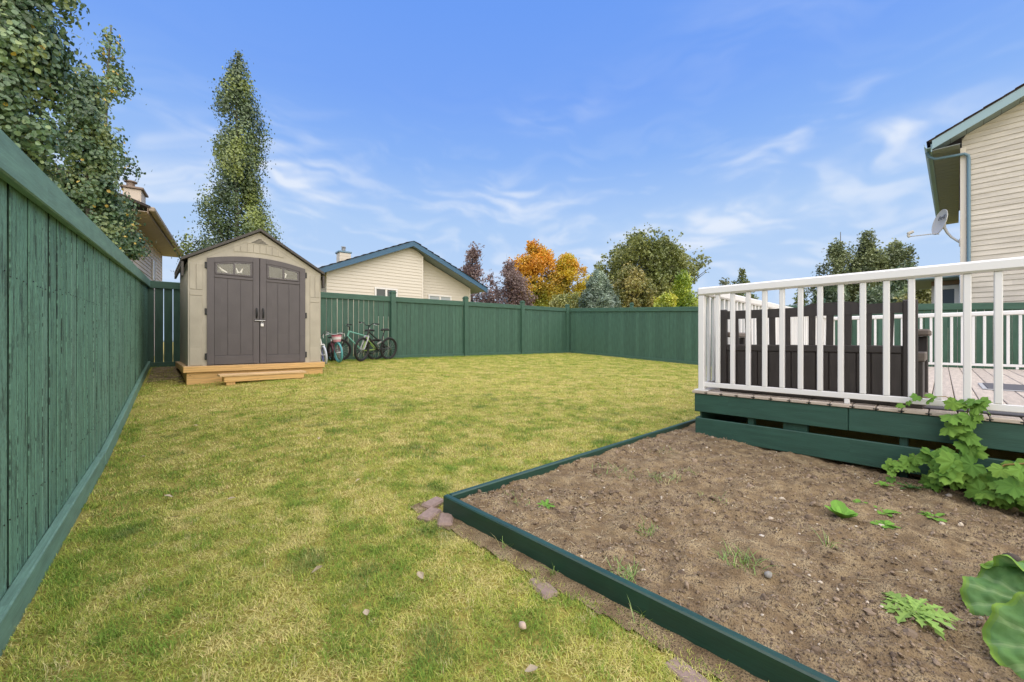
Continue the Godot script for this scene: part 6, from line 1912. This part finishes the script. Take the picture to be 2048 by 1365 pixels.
	tree("juniper_bush", Vector3(25.4, 0.3, -4.85), "green juniper seen between railing bars left of the poplars", "bush", gt, {"prof": [[0.3, 1.1], [2.0, 1.1], [3.0, 0.7], [3.75, 0.08]], "blobs": 50, "blob": 0.36, "stretch": 1.4, "leaves": 6000, "mesh": needles, "size": 1.2, "cols": jc, "trunk_h": 3.1, "trunk_r": 0.06, "upright": true, "gap": -0.5}, 527)
	tree("juniper_bush", Vector3(26.0, 0.2, -3.35), "green juniper seen between railing bars below the tallest poplar", "bush", gt, {"prof": [[0.3, 1.0], [2.0, 1.0], [2.8, 0.6], [3.4, 0.08]], "blobs": 50, "blob": 0.36, "stretch": 1.4, "leaves": 6000, "mesh": needles, "size": 1.2, "cols": jc, "trunk_h": 2.9, "trunk_r": 0.06, "upright": true, "gap": -0.5}, 528)
	tree("spruce_tree", Vector3(33.5, 0.2, -3.0), "bluish conifer right of the poplars, beside the house", "tree", gt, {"prof": [[0.4, 1.6], [3.0, 1.4], [4.6, 0.7], [5.7, 0.06]], "blobs": 60, "blob": 0.34, "stretch": 1.0, "leaves": 6000, "mesh": needles, "size": 1.5, "cols": jc, "trunk_h": 5.2, "trunk_r": 0.09, "bark": M.bark_dark, "gap": -0.4}, 529)
	tree("olive_bush", Vector3(26.0, 0.1, -1.75), "olive bush below the eave of the right house", "bush", gt, {"prof": [[0.3, 1.3], [1.8, 1.4], [2.8, 0.9], [3.3, 0.2]], "blobs": 46, "blob": 0.36, "stretch": 1.0, "leaves": 5200, "mesh": spray_s, "size": 1.1, "cols": [Color(0.09, 0.10, 0.03), Color(0.16, 0.17, 0.05), Color(0.25, 0.24, 0.08)], "trunk_h": 2.6, "trunk_r": 0.06, "gap": -0.4}, 530)

# ------------------------------------------------------------------ scene
func _ready() -> void:
	var cam := Camera3D.new()
	cam.name = "camera"
	cam.position = Vector3(0, 1.13, 0)
	cam.rotation = Vector3(0, deg_to_rad(-40.0), 0)
	cam.fov = rad_to_deg(2.0 * atan(682.5 / 790.0))
	cam.near = 0.05
	cam.far = 600.0
	add_child(cam)
	cam.current = true
	var env := Environment.new()
	env.background_mode = Environment.BG_SKY
	var sky := Sky.new()
	var pm := PanoramaSkyMaterial.new()
	pm.panorama = ImageTexture.create_from_image(sky_image())
	sky.sky_material = pm
	env.sky = sky
	env.ambient_light_source = Environment.AMBIENT_SOURCE_SKY
	env.tonemap_mode = Environment.TONE_MAPPER_LINEAR
	env.tonemap_exposure = EXPO
	env.sdfgi_enabled = true
	env.ssao_enabled = true
	env.ssil_enabled = true
	var we := WorldEnvironment.new()
	we.name = "world"
	we.environment = env
	add_child(we)
	var sun := DirectionalLight3D.new()
	sun.name = "sun"
	sun.light_energy = 0.5
	sun.light_angular_distance = 130.0
	sun.light_color = Color(1.0, 0.94, 0.83)
	sun.shadow_enabled = true
	add_child(sun)
	sun.look_at_from_position(Vector3.ZERO, -Vector3(-0.20, 0.74, 0.60), Vector3.FORWARD)
	fn.seed = 5
	fn.frequency = 0.02
	rng.seed = 1
	build_materials()
	build_ground()
	build_fences()
	build_deck()
	build_houses()
	build_shed()
	build_trees()
	build_edging()
	build_bikes()
	build_vine()
	build_rhubarb()
	build_small()
	build_grass()
